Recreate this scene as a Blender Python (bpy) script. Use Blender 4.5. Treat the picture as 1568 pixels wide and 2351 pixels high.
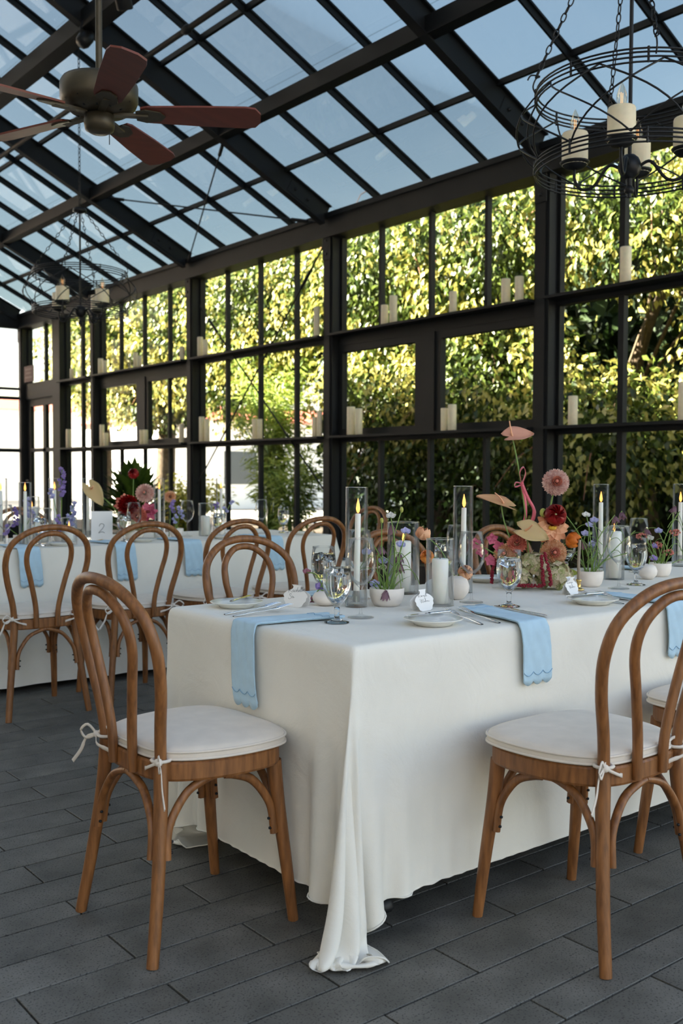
import bpy, math, random
import numpy as np
from mathutils import Vector, Matrix, Euler

# ------------------------------------------------------------------ scene, camera, light
S = bpy.context.scene
C = S.collection
for o in list(bpy.data.objects):
    bpy.data.objects.remove(o, do_unlink=True)
random.seed(7)
R = math.radians

# world axes: X runs into the room (along the tables), Y runs along the window wall, Z up
CAM_H = 1.15
cam_d = bpy.data.cameras.new('camera')
cam = bpy.data.objects.new('camera', cam_d)
C.objects.link(cam)
S.camera = cam
cam_d.sensor_fit = 'VERTICAL'
cam_d.sensor_height = 36.0
cam_d.lens = 36.0 * 2300 / 2351
cam_d.clip_start = 0.05
cam_d.clip_end = 300
_a, _p, _r = .8963, .0383, .0031
_fw = Vector((math.cos(_a) * math.cos(_p), math.sin(_a) * math.cos(_p), -math.sin(_p)))
cam.location = (0, 0, CAM_H)
_q = _fw.to_track_quat('-Z', 'Y')
cam.rotation_euler = (_q.to_matrix() @ Matrix.Rotation(_r, 3, 'Z')).to_euler()
cam_d.dof.use_dof = True
cam_d.dof.focus_distance = 3.0
cam_d.dof.aperture_fstop = 4.5
cam_d.dof.aperture_blades = 9

SUN_EL, SUN_AZ = R(28), R(-40)      # low sun behind the viewer, over the building added there for shade
sun_to = Vector((-math.cos(SUN_EL) * math.cos(SUN_AZ), -math.cos(SUN_EL) * math.sin(SUN_AZ), math.sin(SUN_EL)))
W = bpy.data.worlds.new('world')
S.world = W
W.use_nodes = True
wn = W.node_tree.nodes
wl = W.node_tree.links
sky = wn.new('ShaderNodeTexSky')
sky.sky_type = 'NISHITA'
sky.sun_disc = False
sky.sun_elevation = SUN_EL
sky.sun_rotation = math.atan2(sun_to.x, sun_to.y)
sky.air_density = 1.0
sky.dust_density = 1.6
sky.ozone_density = 1.0
wb = wn.new('ShaderNodeMix')           # the photograph's white balance: daylight rendered a little warm
wb.data_type = 'RGBA'
wb.blend_type = 'MULTIPLY'
wb.inputs[0].default_value = 1.0
wb.inputs[7].default_value = (1.21, 1.0, .84, 1)
wl.new(sky.outputs[0], wb.inputs[6])
wl.new(wb.outputs[2], wn['Background'].inputs[0])
wn['Background'].inputs[1].default_value = 0.30
sd = bpy.data.lights.new('sun', 'SUN')
sun = bpy.data.objects.new('sun', sd)
C.objects.link(sun)
sd.energy = 36.0
sd.angle = R(0.53)
sd.color = (1.0, .92, .76)
sun.rotation_euler = (-sun_to).to_track_quat('-Z', 'Y').to_euler()
S.view_settings.view_transform = 'Standard'
S.view_settings.look = 'None'
S.view_settings.gamma = 1.0
S.view_settings.use_curve_mapping = False
S.view_settings.exposure = 1.05
S.cycles.use_denoising = True
S.cycles.max_bounces = 7
S.cycles.diffuse_bounces = 3
S.cycles.glossy_bounces = 3
S.cycles.transparent_max_bounces = 18
S.cycles.transmission_bounces = 7
S.cycles.use_adaptive_sampling = True
S.cycles.adaptive_threshold = .06
S.cycles.caustics_reflective = False
S.cycles.caustics_refractive = False
S.cycles.sample_clamp_indirect = 6.0

# ------------------------------------------------------------------ helpers
def lin(r, g, b):
    f = lambda c: (c / 255 / 12.92) if c / 255 <= .04045 else ((c / 255 + .055) / 1.055) ** 2.4
    return (f(r), f(g), f(b), 1.0)

class MB:
    """collects shapes into one mesh"""
    def __init__(s):
        s.v, s.f, s.sm = [], [], []
    def add(s, vs, fs, smooth=False):
        n = len(s.v)
        s.v.extend([tuple(v) for v in vs])
        s.f.extend([tuple(i + n for i in f) for f in fs])
        s.sm.extend([smooth] * len(fs))
        return s
    def box(s, x0, x1, y0, y1, z0, z1, m=None):
        vs = [Vector((x, y, z)) for z in (z0, z1) for y in (y0, y1) for x in (x0, x1)]
        if m is not None:
            vs = [m @ v for v in vs]
        return s.add(vs, [(0, 2, 3, 1), (4, 5, 7, 6), (0, 1, 5, 4), (2, 6, 7, 3), (0, 4, 6, 2), (1, 3, 7, 5)])
    def bar(s, p, q, w, h, up=(0, 0, 1), off=0.0):
        """box from p to q, w wide sideways, h along up"""
        p, q = Vector(p), Vector(q)
        d = (q - p).normalized()
        u = Vector(up)
        sd_ = d.cross(u).normalized()
        u = sd_.cross(d).normalized()
        vs = []
        for c in (p, q):
            for a, b in ((-1, -1), (1, -1), (1, 1), (-1, 1)):
                vs.append(c + sd_ * (a * w / 2) + u * (b * h / 2 + off))
        return s.add(vs, [(3, 2, 1, 0), (4, 5, 6, 7), (0, 1, 5, 4), (1, 2, 6, 5), (2, 3, 7, 6), (3, 0, 4, 7)])
    def tube(s, pts, r, n=8, closed=False, cap=True, flat=1.0, up=None):
        """round rod along points; r a number or a list; flat squashes one side"""
        P = [Vector(p) for p in pts]
        m = len(P)
        rr = r if hasattr(r, '__len__') else [r] * m
        vs, fs = [], []
        ref = None
        for i, p in enumerate(P):
            a = P[(i - 1) % m] if (closed or i > 0) else p
            b = P[(i + 1) % m] if (closed or i < m - 1) else p
            d = (b - a)
            d = d.normalized() if d.length > 1e-9 else Vector((0, 0, 1))
            if ref is None:
                ref = Vector(up) if up is not None else (Vector((0, 0, 1)) if abs(d.z) < .9 else Vector((1, 0, 0)))
            ref = (ref - d * ref.dot(d))
            ref = ref.normalized() if ref.length > 1e-6 else d.orthogonal().normalized()
            bi = d.cross(ref)
            for k in range(n):
                t = 2 * math.pi * k / n
                vs.append(p + ref * (math.cos(t) * rr[i]) + bi * (math.sin(t) * rr[i] * flat))
        for i in range(m if closed else m - 1):
            j = (i + 1) % m
            for k in range(n):
                fs.append((i * n + k, i * n + (k + 1) % n, j * n + (k + 1) % n, j * n + k))
        s.add(vs, fs, True)
        if cap and not closed:
            s.add(vs[:n], [tuple(range(n - 1, -1, -1))])
            s.add(vs[-n:], [tuple(range(n))])
        return s
    def lathe(s, prof, n=24, m=None, c=(0, 0, 0), closed=False):
        """(r, z) profile turned about z"""
        vs, fs = [], []
        for r_, z in prof:
            for k in range(n):
                t = 2 * math.pi * k / n
                v = Vector((r_ * math.cos(t) + c[0], r_ * math.sin(t) + c[1], z + c[2]))
                vs.append(m @ v if m is not None else v)
        L = len(prof)
        for i in range(L if closed else L - 1):
            j = (i + 1) % L
            for k in range(n):
                fs.append((i * n + k, i * n + (k + 1) % n, j * n + (k + 1) % n, j * n + k))
        return s.add(vs, fs, True)
    def ell(s, c, rx, ry, rz, n=12, m=None):
        prof = [(math.sin(math.pi * i / (n // 2)) + 1e-4, -math.cos(math.pi * i / (n // 2))) for i in range(n // 2 + 1)]
        M4 = Matrix.Translation(c) @ (m.to_4x4() if m is not None else Matrix.Identity(4)) @ Matrix.Diagonal((rx, ry, rz, 1))
        return s.lathe(prof, n, M4)
    def prism(s, poly, z0, z1, m=None):
        n = len(poly)
        vs = [Vector((x, y, z)) for z in (z0, z1) for x, y in poly]
        if m is not None:
            vs = [m @ v for v in vs]
        return s.add(vs, [tuple(range(n - 1, -1, -1)), tuple(range(n, 2 * n))] + [(k, (k + 1) % n, n + (k + 1) % n, n + k) for k in range(n)])
    def sheet(s, rows, smooth=True, loop=False):
        n = len(rows[0])
        vs = [p for r_ in rows for p in r_]
        fs = []
        for i in range(len(rows) - 1):
            for k in range(n if loop else n - 1):
                fs.append((i * n + k, i * n + (k + 1) % n, (i + 1) * n + (k + 1) % n, (i + 1) * n + k))
        return s.add(vs, fs, smooth)
    def mesh(s, name):
        me = bpy.data.meshes.new(name)
        me.from_pydata([tuple(v) for v in s.v], [], s.f)
        me.polygons.foreach_set('use_smooth', s.sm)
        me.update()
        return me
    def build(s, name, mat, parent=None, loc=None, solid=None, kind=None):
        o = bpy.data.objects.new(name, s.mesh(name))
        o.data.materials.append(mat)
        C.objects.link(o)
        if parent is not None:
            o.parent = parent
        if loc is not None:
            o.location = loc
        if solid:
            md = o.modifiers.new('thickness', 'SOLIDIFY')
            md.thickness = solid
            md.offset = 0
        if kind:
            o['kind'] = kind
        return o

def tag(o, label, cat, group=None):
    o['label'] = label
    o['category'] = cat
    if group:
        o['group'] = group
    return o

def thing(name, label, cat, loc=(0, 0, 0), rotz=0.0, group=None):
    o = bpy.data.objects.new(name, None)
    o.empty_display_size = .05
    C.objects.link(o)
    o.location = loc
    o.rotation_euler = (0, 0, rotz)
    return tag(o, label, cat, group)

def struct(name):
    o = bpy.data.objects.new(name, None)
    C.objects.link(o)
    o['kind'] = 'structure'
    return o

def sub(name, parent, loc=(0, 0, 0)):
    o = bpy.data.objects.new(name, None)
    C.objects.link(o)
    o.parent = parent
    o.location = loc
    return o

def inst(o, parent, m):
    """another object with the same mesh"""
    c = o.copy()
    C.objects.link(c)
    c.parent = parent
    c.matrix_local = m
    return c

def dup(root, loc, rotz=None, label=None, group=None):
    """copy of a thing with copies of its parts and sub-parts"""
    r_ = root.copy()
    C.objects.link(r_)
    r_.location = loc
    if rotz is not None:
        r_.rotation_euler = (0, 0, rotz)
    if label:
        r_['label'] = label
    if group:
        r_['group'] = group
    def rec(a, b):
        for ch in a.children:
            c = ch.copy()
            C.objects.link(c)
            c.parent = b
            rec(ch, c)
    rec(root, r_)
    return r_

def smoothpath(pts, n=8, closed=False):
    """Catmull-Rom through points"""
    P = [Vector(p) for p in pts]
    m = len(P)
    out = []
    for i in range(m if closed else m - 1):
        g = lambda k: P[k % m] if closed else P[min(max(k, 0), m - 1)]
        a, b, c, d = g(i - 1), g(i), g(i + 1), g(i + 2)
        for k in range(n):
            t = k / n
            out.append(.5 * ((2 * b) + (c - a) * t + (2 * a - 5 * b + 4 * c - d) * t * t + (3 * b - a - 3 * c + d) * t ** 3))
    if not closed:
        out.append(P[-1])
    return out

# ------------------------------------------------------------------ materials
def mat(name, col, rough=.6, metal=0.0, var=0.0, vscale=8.0, bump=0.0, bscale=60.0, spec=.5, col2=None, stretch=None, sheen=0.0, coat=0.0, trans=0.0, sss=0.0):
    m = bpy.data.materials.new(name)
    m.use_nodes = True
    nt = m.node_tree
    b = nt.nodes['Principled BSDF']
    b.inputs['Roughness'].default_value = rough
    b.inputs['Metallic'].default_value = metal
    b.inputs['Specular IOR Level'].default_value = spec
    b.inputs['Base Color'].default_value = col
    if sheen:
        b.inputs['Sheen Weight'].default_value = sheen
    if coat:
        b.inputs['Coat Weight'].default_value = coat
        b.inputs['Coat Roughness'].default_value = .15
    if sss:
        b.inputs['Subsurface Weight'].default_value = sss
        b.inputs['Subsurface Radius'].default_value = (.02, .012, .006)
    tc = None
    if var or bump:
        tc = nt.nodes.new('ShaderNodeTexCoord')
        mp = nt.nodes.new('ShaderNodeMapping')
        nt.links.new(tc.outputs['Object'], mp.inputs[0])
        if stretch:
            mp.inputs['Scale'].default_value = stretch
    if var:
        nz = nt.nodes.new('ShaderNodeTexNoise')
        nz.inputs['Scale'].default_value = vscale
        nz.inputs['Detail'].default_value = 5
        nt.links.new(mp.outputs[0], nz.inputs[0])
        rp = nt.nodes.new('ShaderNodeValToRGB')
        rp.color_ramp.elements[0].position = .3
        rp.color_ramp.elements[1].position = .72
        c2 = col2 or tuple(min(1, c * (1 + var)) for c in col[:3]) + (1,)
        c1 = tuple(c * (1 - var) for c in col[:3]) + (1,)
        rp.color_ramp.elements[0].color = c1
        rp.color_ramp.elements[1].color = c2
        nt.links.new(nz.outputs[0], rp.inputs[0])
        nt.links.new(rp.outputs[0], b.inputs['Base Color'])
    if bump:
        n2 = nt.nodes.new('ShaderNodeTexNoise')
        n2.inputs['Scale'].default_value = bscale
        n2.inputs['Detail'].default_value = 3
        nt.links.new(mp.outputs[0], n2.inputs[0])
        bp = nt.nodes.new('ShaderNodeBump')
        bp.inputs['Strength'].default_value = bump
        bp.inputs['Distance'].default_value = .01
        nt.links.new(n2.outputs[0], bp.inputs['Height'])
        nt.links.new(bp.outputs[0], b.inputs['Normal'])
    return m

def petal(name, col, col2=None, rough=.55, tr=.35, by='island', amt=.25):
    """thin leaf or petal: diffuse, some light passing through, colour varies piece by piece"""
    m = bpy.data.materials.new(name)
    m.use_nodes = True
    nt = m.node_tree
    nt.nodes.clear()
    out = nt.nodes.new('ShaderNodeOutputMaterial')
    b = nt.nodes.new('ShaderNodeBsdfPrincipled')
    b.inputs['Roughness'].default_value = rough
    b.inputs['Specular IOR Level'].default_value = .35
    tl = nt.nodes.new('ShaderNodeBsdfTranslucent')
    mx = nt.nodes.new('ShaderNodeMixShader')
    mx.inputs[0].default_value = tr
    g = nt.nodes.new('ShaderNodeNewGeometry')
    rp = nt.nodes.new('ShaderNodeValToRGB')
    rp.color_ramp.elements[0].color = tuple(c * (1 - amt) for c in col[:3]) + (1,)
    rp.color_ramp.elements[1].color = col2 or (tuple(min(1, c * (1 + amt)) for c in col[:3]) + (1,))
    if by == 'island':
        nt.links.new(g.outputs['Random Per Island'], rp.inputs[0])
    else:
        tc = nt.nodes.new('ShaderNodeTexCoord')
        nz = nt.nodes.new('ShaderNodeTexNoise')
        nz.inputs['Scale'].default_value = float(by)
        nt.links.new(tc.outputs['Object'], nz.inputs[0])
        nt.links.new(nz.outputs[0], rp.inputs[0])
    nt.links.new(rp.outputs[0], b.inputs['Base Color'])
    nt.links.new(rp.outputs[0], tl.inputs[0])
    nt.links.new(b.outputs[0], mx.inputs[1])
    nt.links.new(tl.outputs[0], mx.inputs[2])
    nt.links.new(mx.outputs[0], out.inputs[0])
    return m

def pane_mat(name, tint, refl=.06, dirt=0.0, gain=.35):
    """flat sheet of glass: light passes with a tint, a little is mirrored"""
    m = bpy.data.materials.new(name)
    m.use_nodes = True
    nt = m.node_tree
    nt.nodes.clear()
    out = nt.nodes.new('ShaderNodeOutputMaterial')
    t = nt.nodes.new('ShaderNodeBsdfTransparent')
    t.inputs[0].default_value = tint
    gl = nt.nodes.new('ShaderNodeBsdfGlossy')
    gl.inputs['Roughness'].default_value = .03
    fr = nt.nodes.new('ShaderNodeLayerWeight')
    fr.inputs[0].default_value = refl * 4
    ml = nt.nodes.new('ShaderNodeMath')
    ml.operation = 'MULTIPLY'
    ml.inputs[1].default_value = gain
    nt.links.new(fr.outputs['Fresnel'], ml.inputs[0])
    mx = nt.nodes.new('ShaderNodeMixShader')
    nt.links.new(ml.outputs[0], mx.inputs[0])
    nt.links.new(t.outputs[0], mx.inputs[1])
    nt.links.new(gl.outputs[0], mx.inputs[2])
    last = mx
    if dirt:
        df = nt.nodes.new('ShaderNodeBsdfTranslucent')
        df.inputs[0].default_value = (.8, .8, .8, 1)
        tc = nt.nodes.new('ShaderNodeTexCoord')
        nz = nt.nodes.new('ShaderNodeTexNoise')
        nz.inputs['Scale'].default_value = 2.2
        nz.inputs['Detail'].default_value = 6
        rp = nt.nodes.new('ShaderNodeMapRange')
        rp.inputs[1].default_value = .45
        rp.inputs[2].default_value = .8
        rp.inputs[3].default_value = .02
        rp.inputs[4].default_value = dirt
        nt.links.new(tc.outputs['Object'], nz.inputs[0])
        nt.links.new(nz.outputs[0], rp.inputs[0])
        m2 = nt.nodes.new('ShaderNodeMixShader')
        nt.links.new(rp.outputs[0], m2.inputs[0])
        nt.links.new(mx.outputs[0], m2.inputs[1])
        nt.links.new(df.outputs[0], m2.inputs[2])
        last = m2
    nt.links.new(last.outputs[0], out.inputs[0])
    return m

def glass_mat(name, ior=1.45, col=(1, 1, 1, 1)):
    m = bpy.data.materials.new(name)
    m.use_nodes = True
    nt = m.node_tree
    nt.nodes.clear()
    out = nt.nodes.new('ShaderNodeOutputMaterial')
    g = nt.nodes.new('ShaderNodeBsdfGlass')
    g.inputs['Color'].default_value = col
    g.inputs['IOR'].default_value = ior
    g.inputs['Roughness'].default_value = 0.0
    nt.links.new(g.outputs[0], out.inputs[0])
    return m

def emit_mat(name, col, st):
    m = bpy.data.materials.new(name)
    m.use_nodes = True
    b = m.node_tree.nodes['Principled BSDF']
    b.inputs['Base Color'].default_value = (0, 0, 0, 1)
    b.inputs['Emission Color'].default_value = col
    b.inputs['Emission Strength'].default_value = st
    return m

M = {}
M['steel'] = mat('charcoal painted steel', lin(28, 29, 31), .6, .0, var=.12, vscale=5, bump=.05, bscale=90, spec=.25)
M['iron'] = mat('black wrought iron', lin(38, 38, 40), .42, .6)
M['stone'] = mat('plank tile', lin(92, 92, 90), .62)
M['grout'] = mat('tile joint', lin(34, 34, 34), .9)
M['roofglass'] = pane_mat('tinted roof glass', (.54, .60, .61, 1), .05, .05)
M['glasspane'] = pane_mat('window glass', (.92, .94, .93, 1), .02, gain=.18)
M['wax'] = mat('ivory wax', lin(240, 226, 196), .5, sss=.25, var=.06, vscale=30)
M['waxw'] = mat('white wax', lin(246, 242, 234), .5, sss=.25, var=.04, vscale=30)
M['wick'] = mat('burnt wick', lin(30, 26, 24), .9)
M['wood'] = mat('brown bentwood', lin(134, 84, 43), .45, var=.38, vscale=9, col2=lin(156, 102, 56), stretch=(9, 9, 1.2), bump=.08, bscale=40)
M['linen'] = mat('oatmeal linen', lin(226, 214, 200), .9, var=.05, vscale=20, bump=.15, bscale=500, sheen=.2)
M['cloth'] = mat('ivory table linen', lin(238, 233, 222), .85, var=.03, vscale=6, bump=.10, bscale=420, sheen=.15)
M['blue'] = mat('pale blue linen', lin(184, 214, 232), .85, var=.06, vscale=25, bump=.12, bscale=480, sheen=.15)
M['bluethread'] = mat('blue embroidery thread', lin(142, 180, 208), .6)
M['china'] = mat('white china', lin(240, 238, 230), .18, coat=.3)
M['ceramic'] = mat('matt white ceramic', lin(238, 228, 218), .7, var=.04, vscale=40)
M['silver'] = mat('polished silver', (.78, .79, .80, 1), .14, 1.0)
M['brass'] = mat('polished brass', (.80, .55, .20, 1), .2, 1.0)
M['card'] = mat('white card', lin(246, 243, 240), .8)
M['ink'] = mat('black ink', lin(45, 45, 50), .7)
M['glass'] = glass_mat('clear glass')
M['thin'] = pane_mat('thin clear glass', (.985, .99, .99, 1), .05, gain=.55)
M['water'] = glass_mat('water', 1.33)
M['ice'] = glass_mat('ice', 1.31)
M['flame'] = emit_mat('candle flame', (1.0, .42, .09, 1), 1.3)
M['flamecore'] = emit_mat('flame core', (1.0, .76, .38, 1), 4.0)
M['bulb'] = pane_mat('bulb glass', (.93, .88, .80, 1), .12)
M['filament'] = emit_mat('filament', (1.0, .5, .2, 1), 1.0)
M['stem'] = mat('green stem', lin(112, 140, 62), .5)
M['bark'] = mat('grey brown bark', lin(92, 76, 58), .9, var=.4, vscale=14, bump=.6, bscale=30)
M['twig'] = mat('reddish twig', lin(150, 100, 76), .8)

def cloth_wrinkles():
    nt = M['cloth'].node_tree
    bp = [n for n in nt.nodes if n.type == 'BUMP'][0]
    mp = [n for n in nt.nodes if n.type == 'MAPPING'][0]
    nz = nt.nodes.new('ShaderNodeTexNoise')
    nz.inputs['Scale'].default_value = 6.5
    nz.inputs['Detail'].default_value = 4
    nz.inputs['Distortion'].default_value = 1.2
    nt.links.new(mp.outputs[0], nz.inputs[0])
    b2 = nt.nodes.new('ShaderNodeBump')
    b2.inputs['Strength'].default_value = .30
    b2.inputs['Distance'].default_value = .016
    nt.links.new(nz.outputs[0], b2.inputs['Height'])
    nt.links.new(b2.outputs[0], bp.inputs['Normal'])
cloth_wrinkles()

# ------------------------------------------------------------------ floor
def stone_nodes():
    m = M['stone']
    nt = m.node_tree
    b = nt.nodes['Principled BSDF']
    tc = nt.nodes.new('ShaderNodeTexCoord')
    oi = nt.nodes.new('ShaderNodeObjectInfo')
    ad = nt.nodes.new('ShaderNodeVectorMath')
    ad.operation = 'ADD'
    sc_ = nt.nodes.new('ShaderNodeVectorMath')
    sc_.operation = 'SCALE'
    sc_.inputs[3].default_value = 7.0
    nt.links.new(oi.outputs['Location'], sc_.inputs[0])
    nt.links.new(tc.outputs['Object'], ad.inputs[0])
    nt.links.new(sc_.outputs[0], ad.inputs[1])
    n1 = nt.nodes.new('ShaderNodeTexNoise')
    n1.inputs['Scale'].default_value = 7
    n1.inputs['Detail'].default_value = 4
    n2 = nt.nodes.new('ShaderNodeTexNoise')
    n2.inputs['Scale'].default_value = 190
    n2.inputs['Detail'].default_value = 1
    nt.links.new(ad.outputs[0], n1.inputs[0])
    nt.links.new(ad.outputs[0], n2.inputs[0])
    rp = nt.nodes.new('ShaderNodeValToRGB')
    rp.color_ramp.elements[0].position = .3
    rp.color_ramp.elements[0].color = lin(82, 80, 74)
    rp.color_ramp.elements[1].position = .75
    rp.color_ramp.elements[1].color = lin(116, 113, 106)
    nt.links.new(n1.outputs[0], rp.inputs[0])
    r2 = nt.nodes.new('ShaderNodeMapRange')
    r2.inputs[1].default_value = .32
    r2.inputs[2].default_value = .42
    r2.inputs[3].default_value = .30
    r2.inputs[4].default_value = 1.0
    nt.links.new(n2.outputs[0], r2.inputs[0])
    ml = nt.nodes.new('ShaderNodeMix')
    ml.data_type = 'RGBA'
    ml.blend_type = 'MULTIPLY'
    ml.inputs[0].default_value = 1.0
    nt.links.new(rp.outputs[0], ml.inputs[6])
    nt.links.new(r2.outputs[0], ml.inputs[7])
    # each plank a touch lighter or darker
    r3 = nt.nodes.new('ShaderNodeMapRange')
    r3.inputs[3].default_value = .86
    r3.inputs[4].default_value = 1.14
    nt.links.new(oi.outputs['Random'], r3.inputs[0])
    m2 = nt.nodes.new('ShaderNodeMix')
    m2.data_type = 'RGBA'
    m2.blend_type = 'MULTIPLY'
    m2.inputs[0].default_value = 1.0
    nt.links.new(ml.outputs[2], m2.inputs[6])
    nt.links.new(r3.outputs[0], m2.inputs[7])
    nt.links.new(m2.outputs[2], b.inputs['Base Color'])
    bp = nt.nodes.new('ShaderNodeBump')
    bp.inputs['Strength'].default_value = .25
    bp.inputs['Distance'].default_value = .002
    nt.links.new(n2.outputs[0], bp.inputs['Height'])
    nt.links.new(bp.outputs[0], b.inputs['Normal'])
stone_nodes()

floor = MB().box(-6.5, 6.45, -4.0, 16.6, -.12, -.008).build('floor', M['grout'])
floor['kind'] = 'structure'
PL, G = .589, .006
def plank_mesh(w):
    b_ = MB()
    h = .0012
    x1, y1 = PL - G, w - G
    # bevelled slab
    pts = lambda i, z: [(i, i, z), (x1 - i, i, z), (x1 - i, y1 - i, z), (i, y1 - i, z)]
    vs = pts(0, -.008) + pts(0, -h) + pts(h, 0)
    b_.add(vs, [(0, 1, 5, 4), (1, 2, 6, 5), (2, 3, 7, 6), (3, 0, 4, 7), (4, 5, 9, 8), (5, 6, 10, 9), (6, 7, 11, 10), (7, 4, 8, 11), (8, 9, 10, 11)])
    return b_
wide, narrow = plank_mesh(.151).mesh('plank'), plank_mesh(.102).mesh('plank')
for me_ in (wide, narrow):
    me_.materials.append(M['stone'])
far_planks = MB()
courses = []
y = 1.323 - .555 * 9
idx = 0
while y < 16.5:
    for w in (.102, .151, .151, .151):
        courses.append((y, w, idx))
        y += w
        idx += 1
def plank_seen(x, y_):
    fw, rt = x * .6246 + y_ * .781, x * .781 - y_ * .6246
    return fw > 1.9 and abs(rt) / fw < .37 and y_ < 5.3 and x < 4.4 and not (x > 2.2 and y_ > 2.1)
n_pl = 0
for (y, w, i) in courses:
    x = .494 if i % 2 == 0 else .203
    x -= PL * 12
    while x < 6.3:
        cx_, cy_ = x + PL / 2, y + w / 2
        if n_pl < 300 and plank_seen(cx_, cy_):
            o = bpy.data.objects.new('plank', wide if w > .12 else narrow)
            C.objects.link(o)
            o.parent = floor
            o.location = (x, y, 0)
            n_pl += 1
        elif cx_ > -6 and cx_ < 6.3 and y > -3.8 and y < 16.3:
            far_planks.box(x, x + PL - G, y, y + w - G, -.008, 0)
        x += PL
print('planks', n_pl)
o = far_planks.build('planking', M['stone'], floor, kind='stuff')

# ------------------------------------------------------------------ window wall
POSTS = [-.255 + 2.78 * k for k in range(7)]      # ... 2.525 5.305 8.085 10.865 13.645 16.425
XW, XG = 6.30, 6.41
EAVE0, EAVE1 = 3.53, 3.77
wall = MB().box(6.34, 6.48, -.4, 16.5, 0, .30).build('wall_right', M['steel'])
wall['kind'] = 'structure'
for y in POSTS:
    MB().box(XW - .02, XW + .17, y - .075, y + .075, 0, EAVE1).box(XW - .035, XW - .02, y - .045, y + .045, 0, EAVE1).build('post', M['steel'], wall)
    pl = MB().box(XW - .045, XW - .035, y - .06, y + .06, EAVE0 - .22, EAVE0 + .02).build('post_plate', M['steel'], wall)
    for dz in (-.16, -.03):
        MB().lathe([(.0001, .012), (.014, .010), (.016, 0)], 8, Matrix.Translation((XW - .045, y, EAVE0 + dz)) @ Matrix.Rotation(-math.pi / 2, 4, 'Y')).build('bolt', M['iron'], pl)
MB().box(XW - .05, XW + .17, -.4, 16.5, EAVE0, EAVE1).box(XW - .075, XW - .05, -.4, 16.5, EAVE1 - .05, EAVE1).box(XW - .065, XW - .05, -.4, 16.5, EAVE0, EAVE0 + .05).build('eave_beam', M['steel'], wall)

def window(n, y0, y1, rows, ledges=(2.555, 1.53)):
    """a bay of glazing between two posts; rows: (z0, z1, mullion positions, mullion width)"""
    w_ = struct('window_%d' % n)
    for z0, z1, mull, mw in rows:
        ys = [y0] + list(mull) + [y1]
        for a in mull:
            MB().box(XG - .035, XG + .02, a - mw / 2, a + mw / 2, z0, z1).build('mullion', M['steel'], w_)
        for a, b_ in zip(ys[:-1], ys[1:]):
            MB().box(XG - .003, XG + .003, a, b_, z0, z1).build('pane', M['glasspane'], w_)
    for z in ledges:
        MB().box(XW - .10, XG + .03, y0, y1, z - .022, z).box(XG - .04, XG + .03, y0, y1, z - .06, z - .022).build('ledge', M['steel'], w_)
    for a in (y0, y1):
        sgn = 1 if a == y0 else -1
        MB().box(XG - .03, XG + .03, min(a, a + sgn * .03), max(a, a + sgn * .03), .3, EAVE0).build('jamb', M['steel'], w_)
    return w_
q = .695
def four(a):
    return [a + q, a + 2 * q, a + 3 * q]
def sash(w_, ya, yb, z0, z1, bar=None, fw=.07):
    """an opening sash in its frame, with its pane"""
    s_ = MB()
    s_.box(XG - .055, XG + .01, ya, yb, z0, z0 + fw).box(XG - .055, XG + .01, ya, yb, z1 - fw, z1)
    s_.box(XG - .055, XG + .01, ya, ya + fw, z0 + fw, z1 - fw).box(XG - .055, XG + .01, yb - fw, yb, z0 + fw, z1 - fw)
    if bar:
        s_.box(XG - .04, XG + .01, bar - .015, bar + .015, z0 + fw, z1 - fw)
    f_ = s_.build('sash', M['steel'], w_)
    MB().box(XG - .018, XG - .012, ya + fw, yb - fw, z0 + fw, z1 - fw).build('pane', M['glasspane'], f_)
e0, e1 = .075, -.075
P = POSTS
window(1, P[0] + e0, P[1] + e1, [(.3, 1.47, [P[0] + 1.39], .04), (1.53, 2.5, [P[0] + 1.39], .04), (2.555, EAVE0, [P[0] + 1.39], .04)])
window(2, P[1] + e0, P[2] + e1, [(.3, 1.47, [P[1] + 2.09], .05), (1.53, 2.5, [P[1] + 2.09], .05), (2.555, EAVE0, [P[1] + 2.09], .05)])
w3 = window(3, P[2] + e0, P[3] + e1, [(.3, 1.47, four(P[2]), .035), (2.555, EAVE0, four(P[2]), .035)])
MB().box(XG - .06, XG + .02, P[2] + e0, P[3] + e1, 2.44, 2.50).build('rail', M['steel'], w3)
MB().box(XG - .07, XG + .02, P[2] + 1.29, P[2] + 1.49, 1.53, 2.44).build('stile', M['steel'], w3)
sash(w3, P[2] + e0, P[2] + 1.29, 1.53, 2.44)
sash(w3, P[2] + 1.49, P[3] + e1, 1.53, 2.44)
window(4, P[3] + e0, P[4] + e1, [(.3, 1.47, four(P[3]), .035), (1.53, 2.5, four(P[3]), .035), (2.555, EAVE0, four(P[3]), .035)])
w5 = window(5, P[4] + e0, P[5] + e1, [(.3, 1.47, four(P[4]), .035), (2.555, EAVE0, four(P[4]), .035)])
MB().box(XG - .06, XG + .02, P[4] + e0, P[5] + e1, 2.44, 2.50).build('rail', M['steel'], w5)
MB().box(XG - .07, XG + .02, P[4] + 1.29, P[4] + 1.49, 1.53, 2.44).build('stile', M['steel'], w5)
sash(w5, P[4] + e0, P[4] + 1.29, 1.53, 2.44, bar=P[4] + .7)
sash(w5, P[4] + 1.49, P[5] + e1, 1.53, 2.44)
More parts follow.
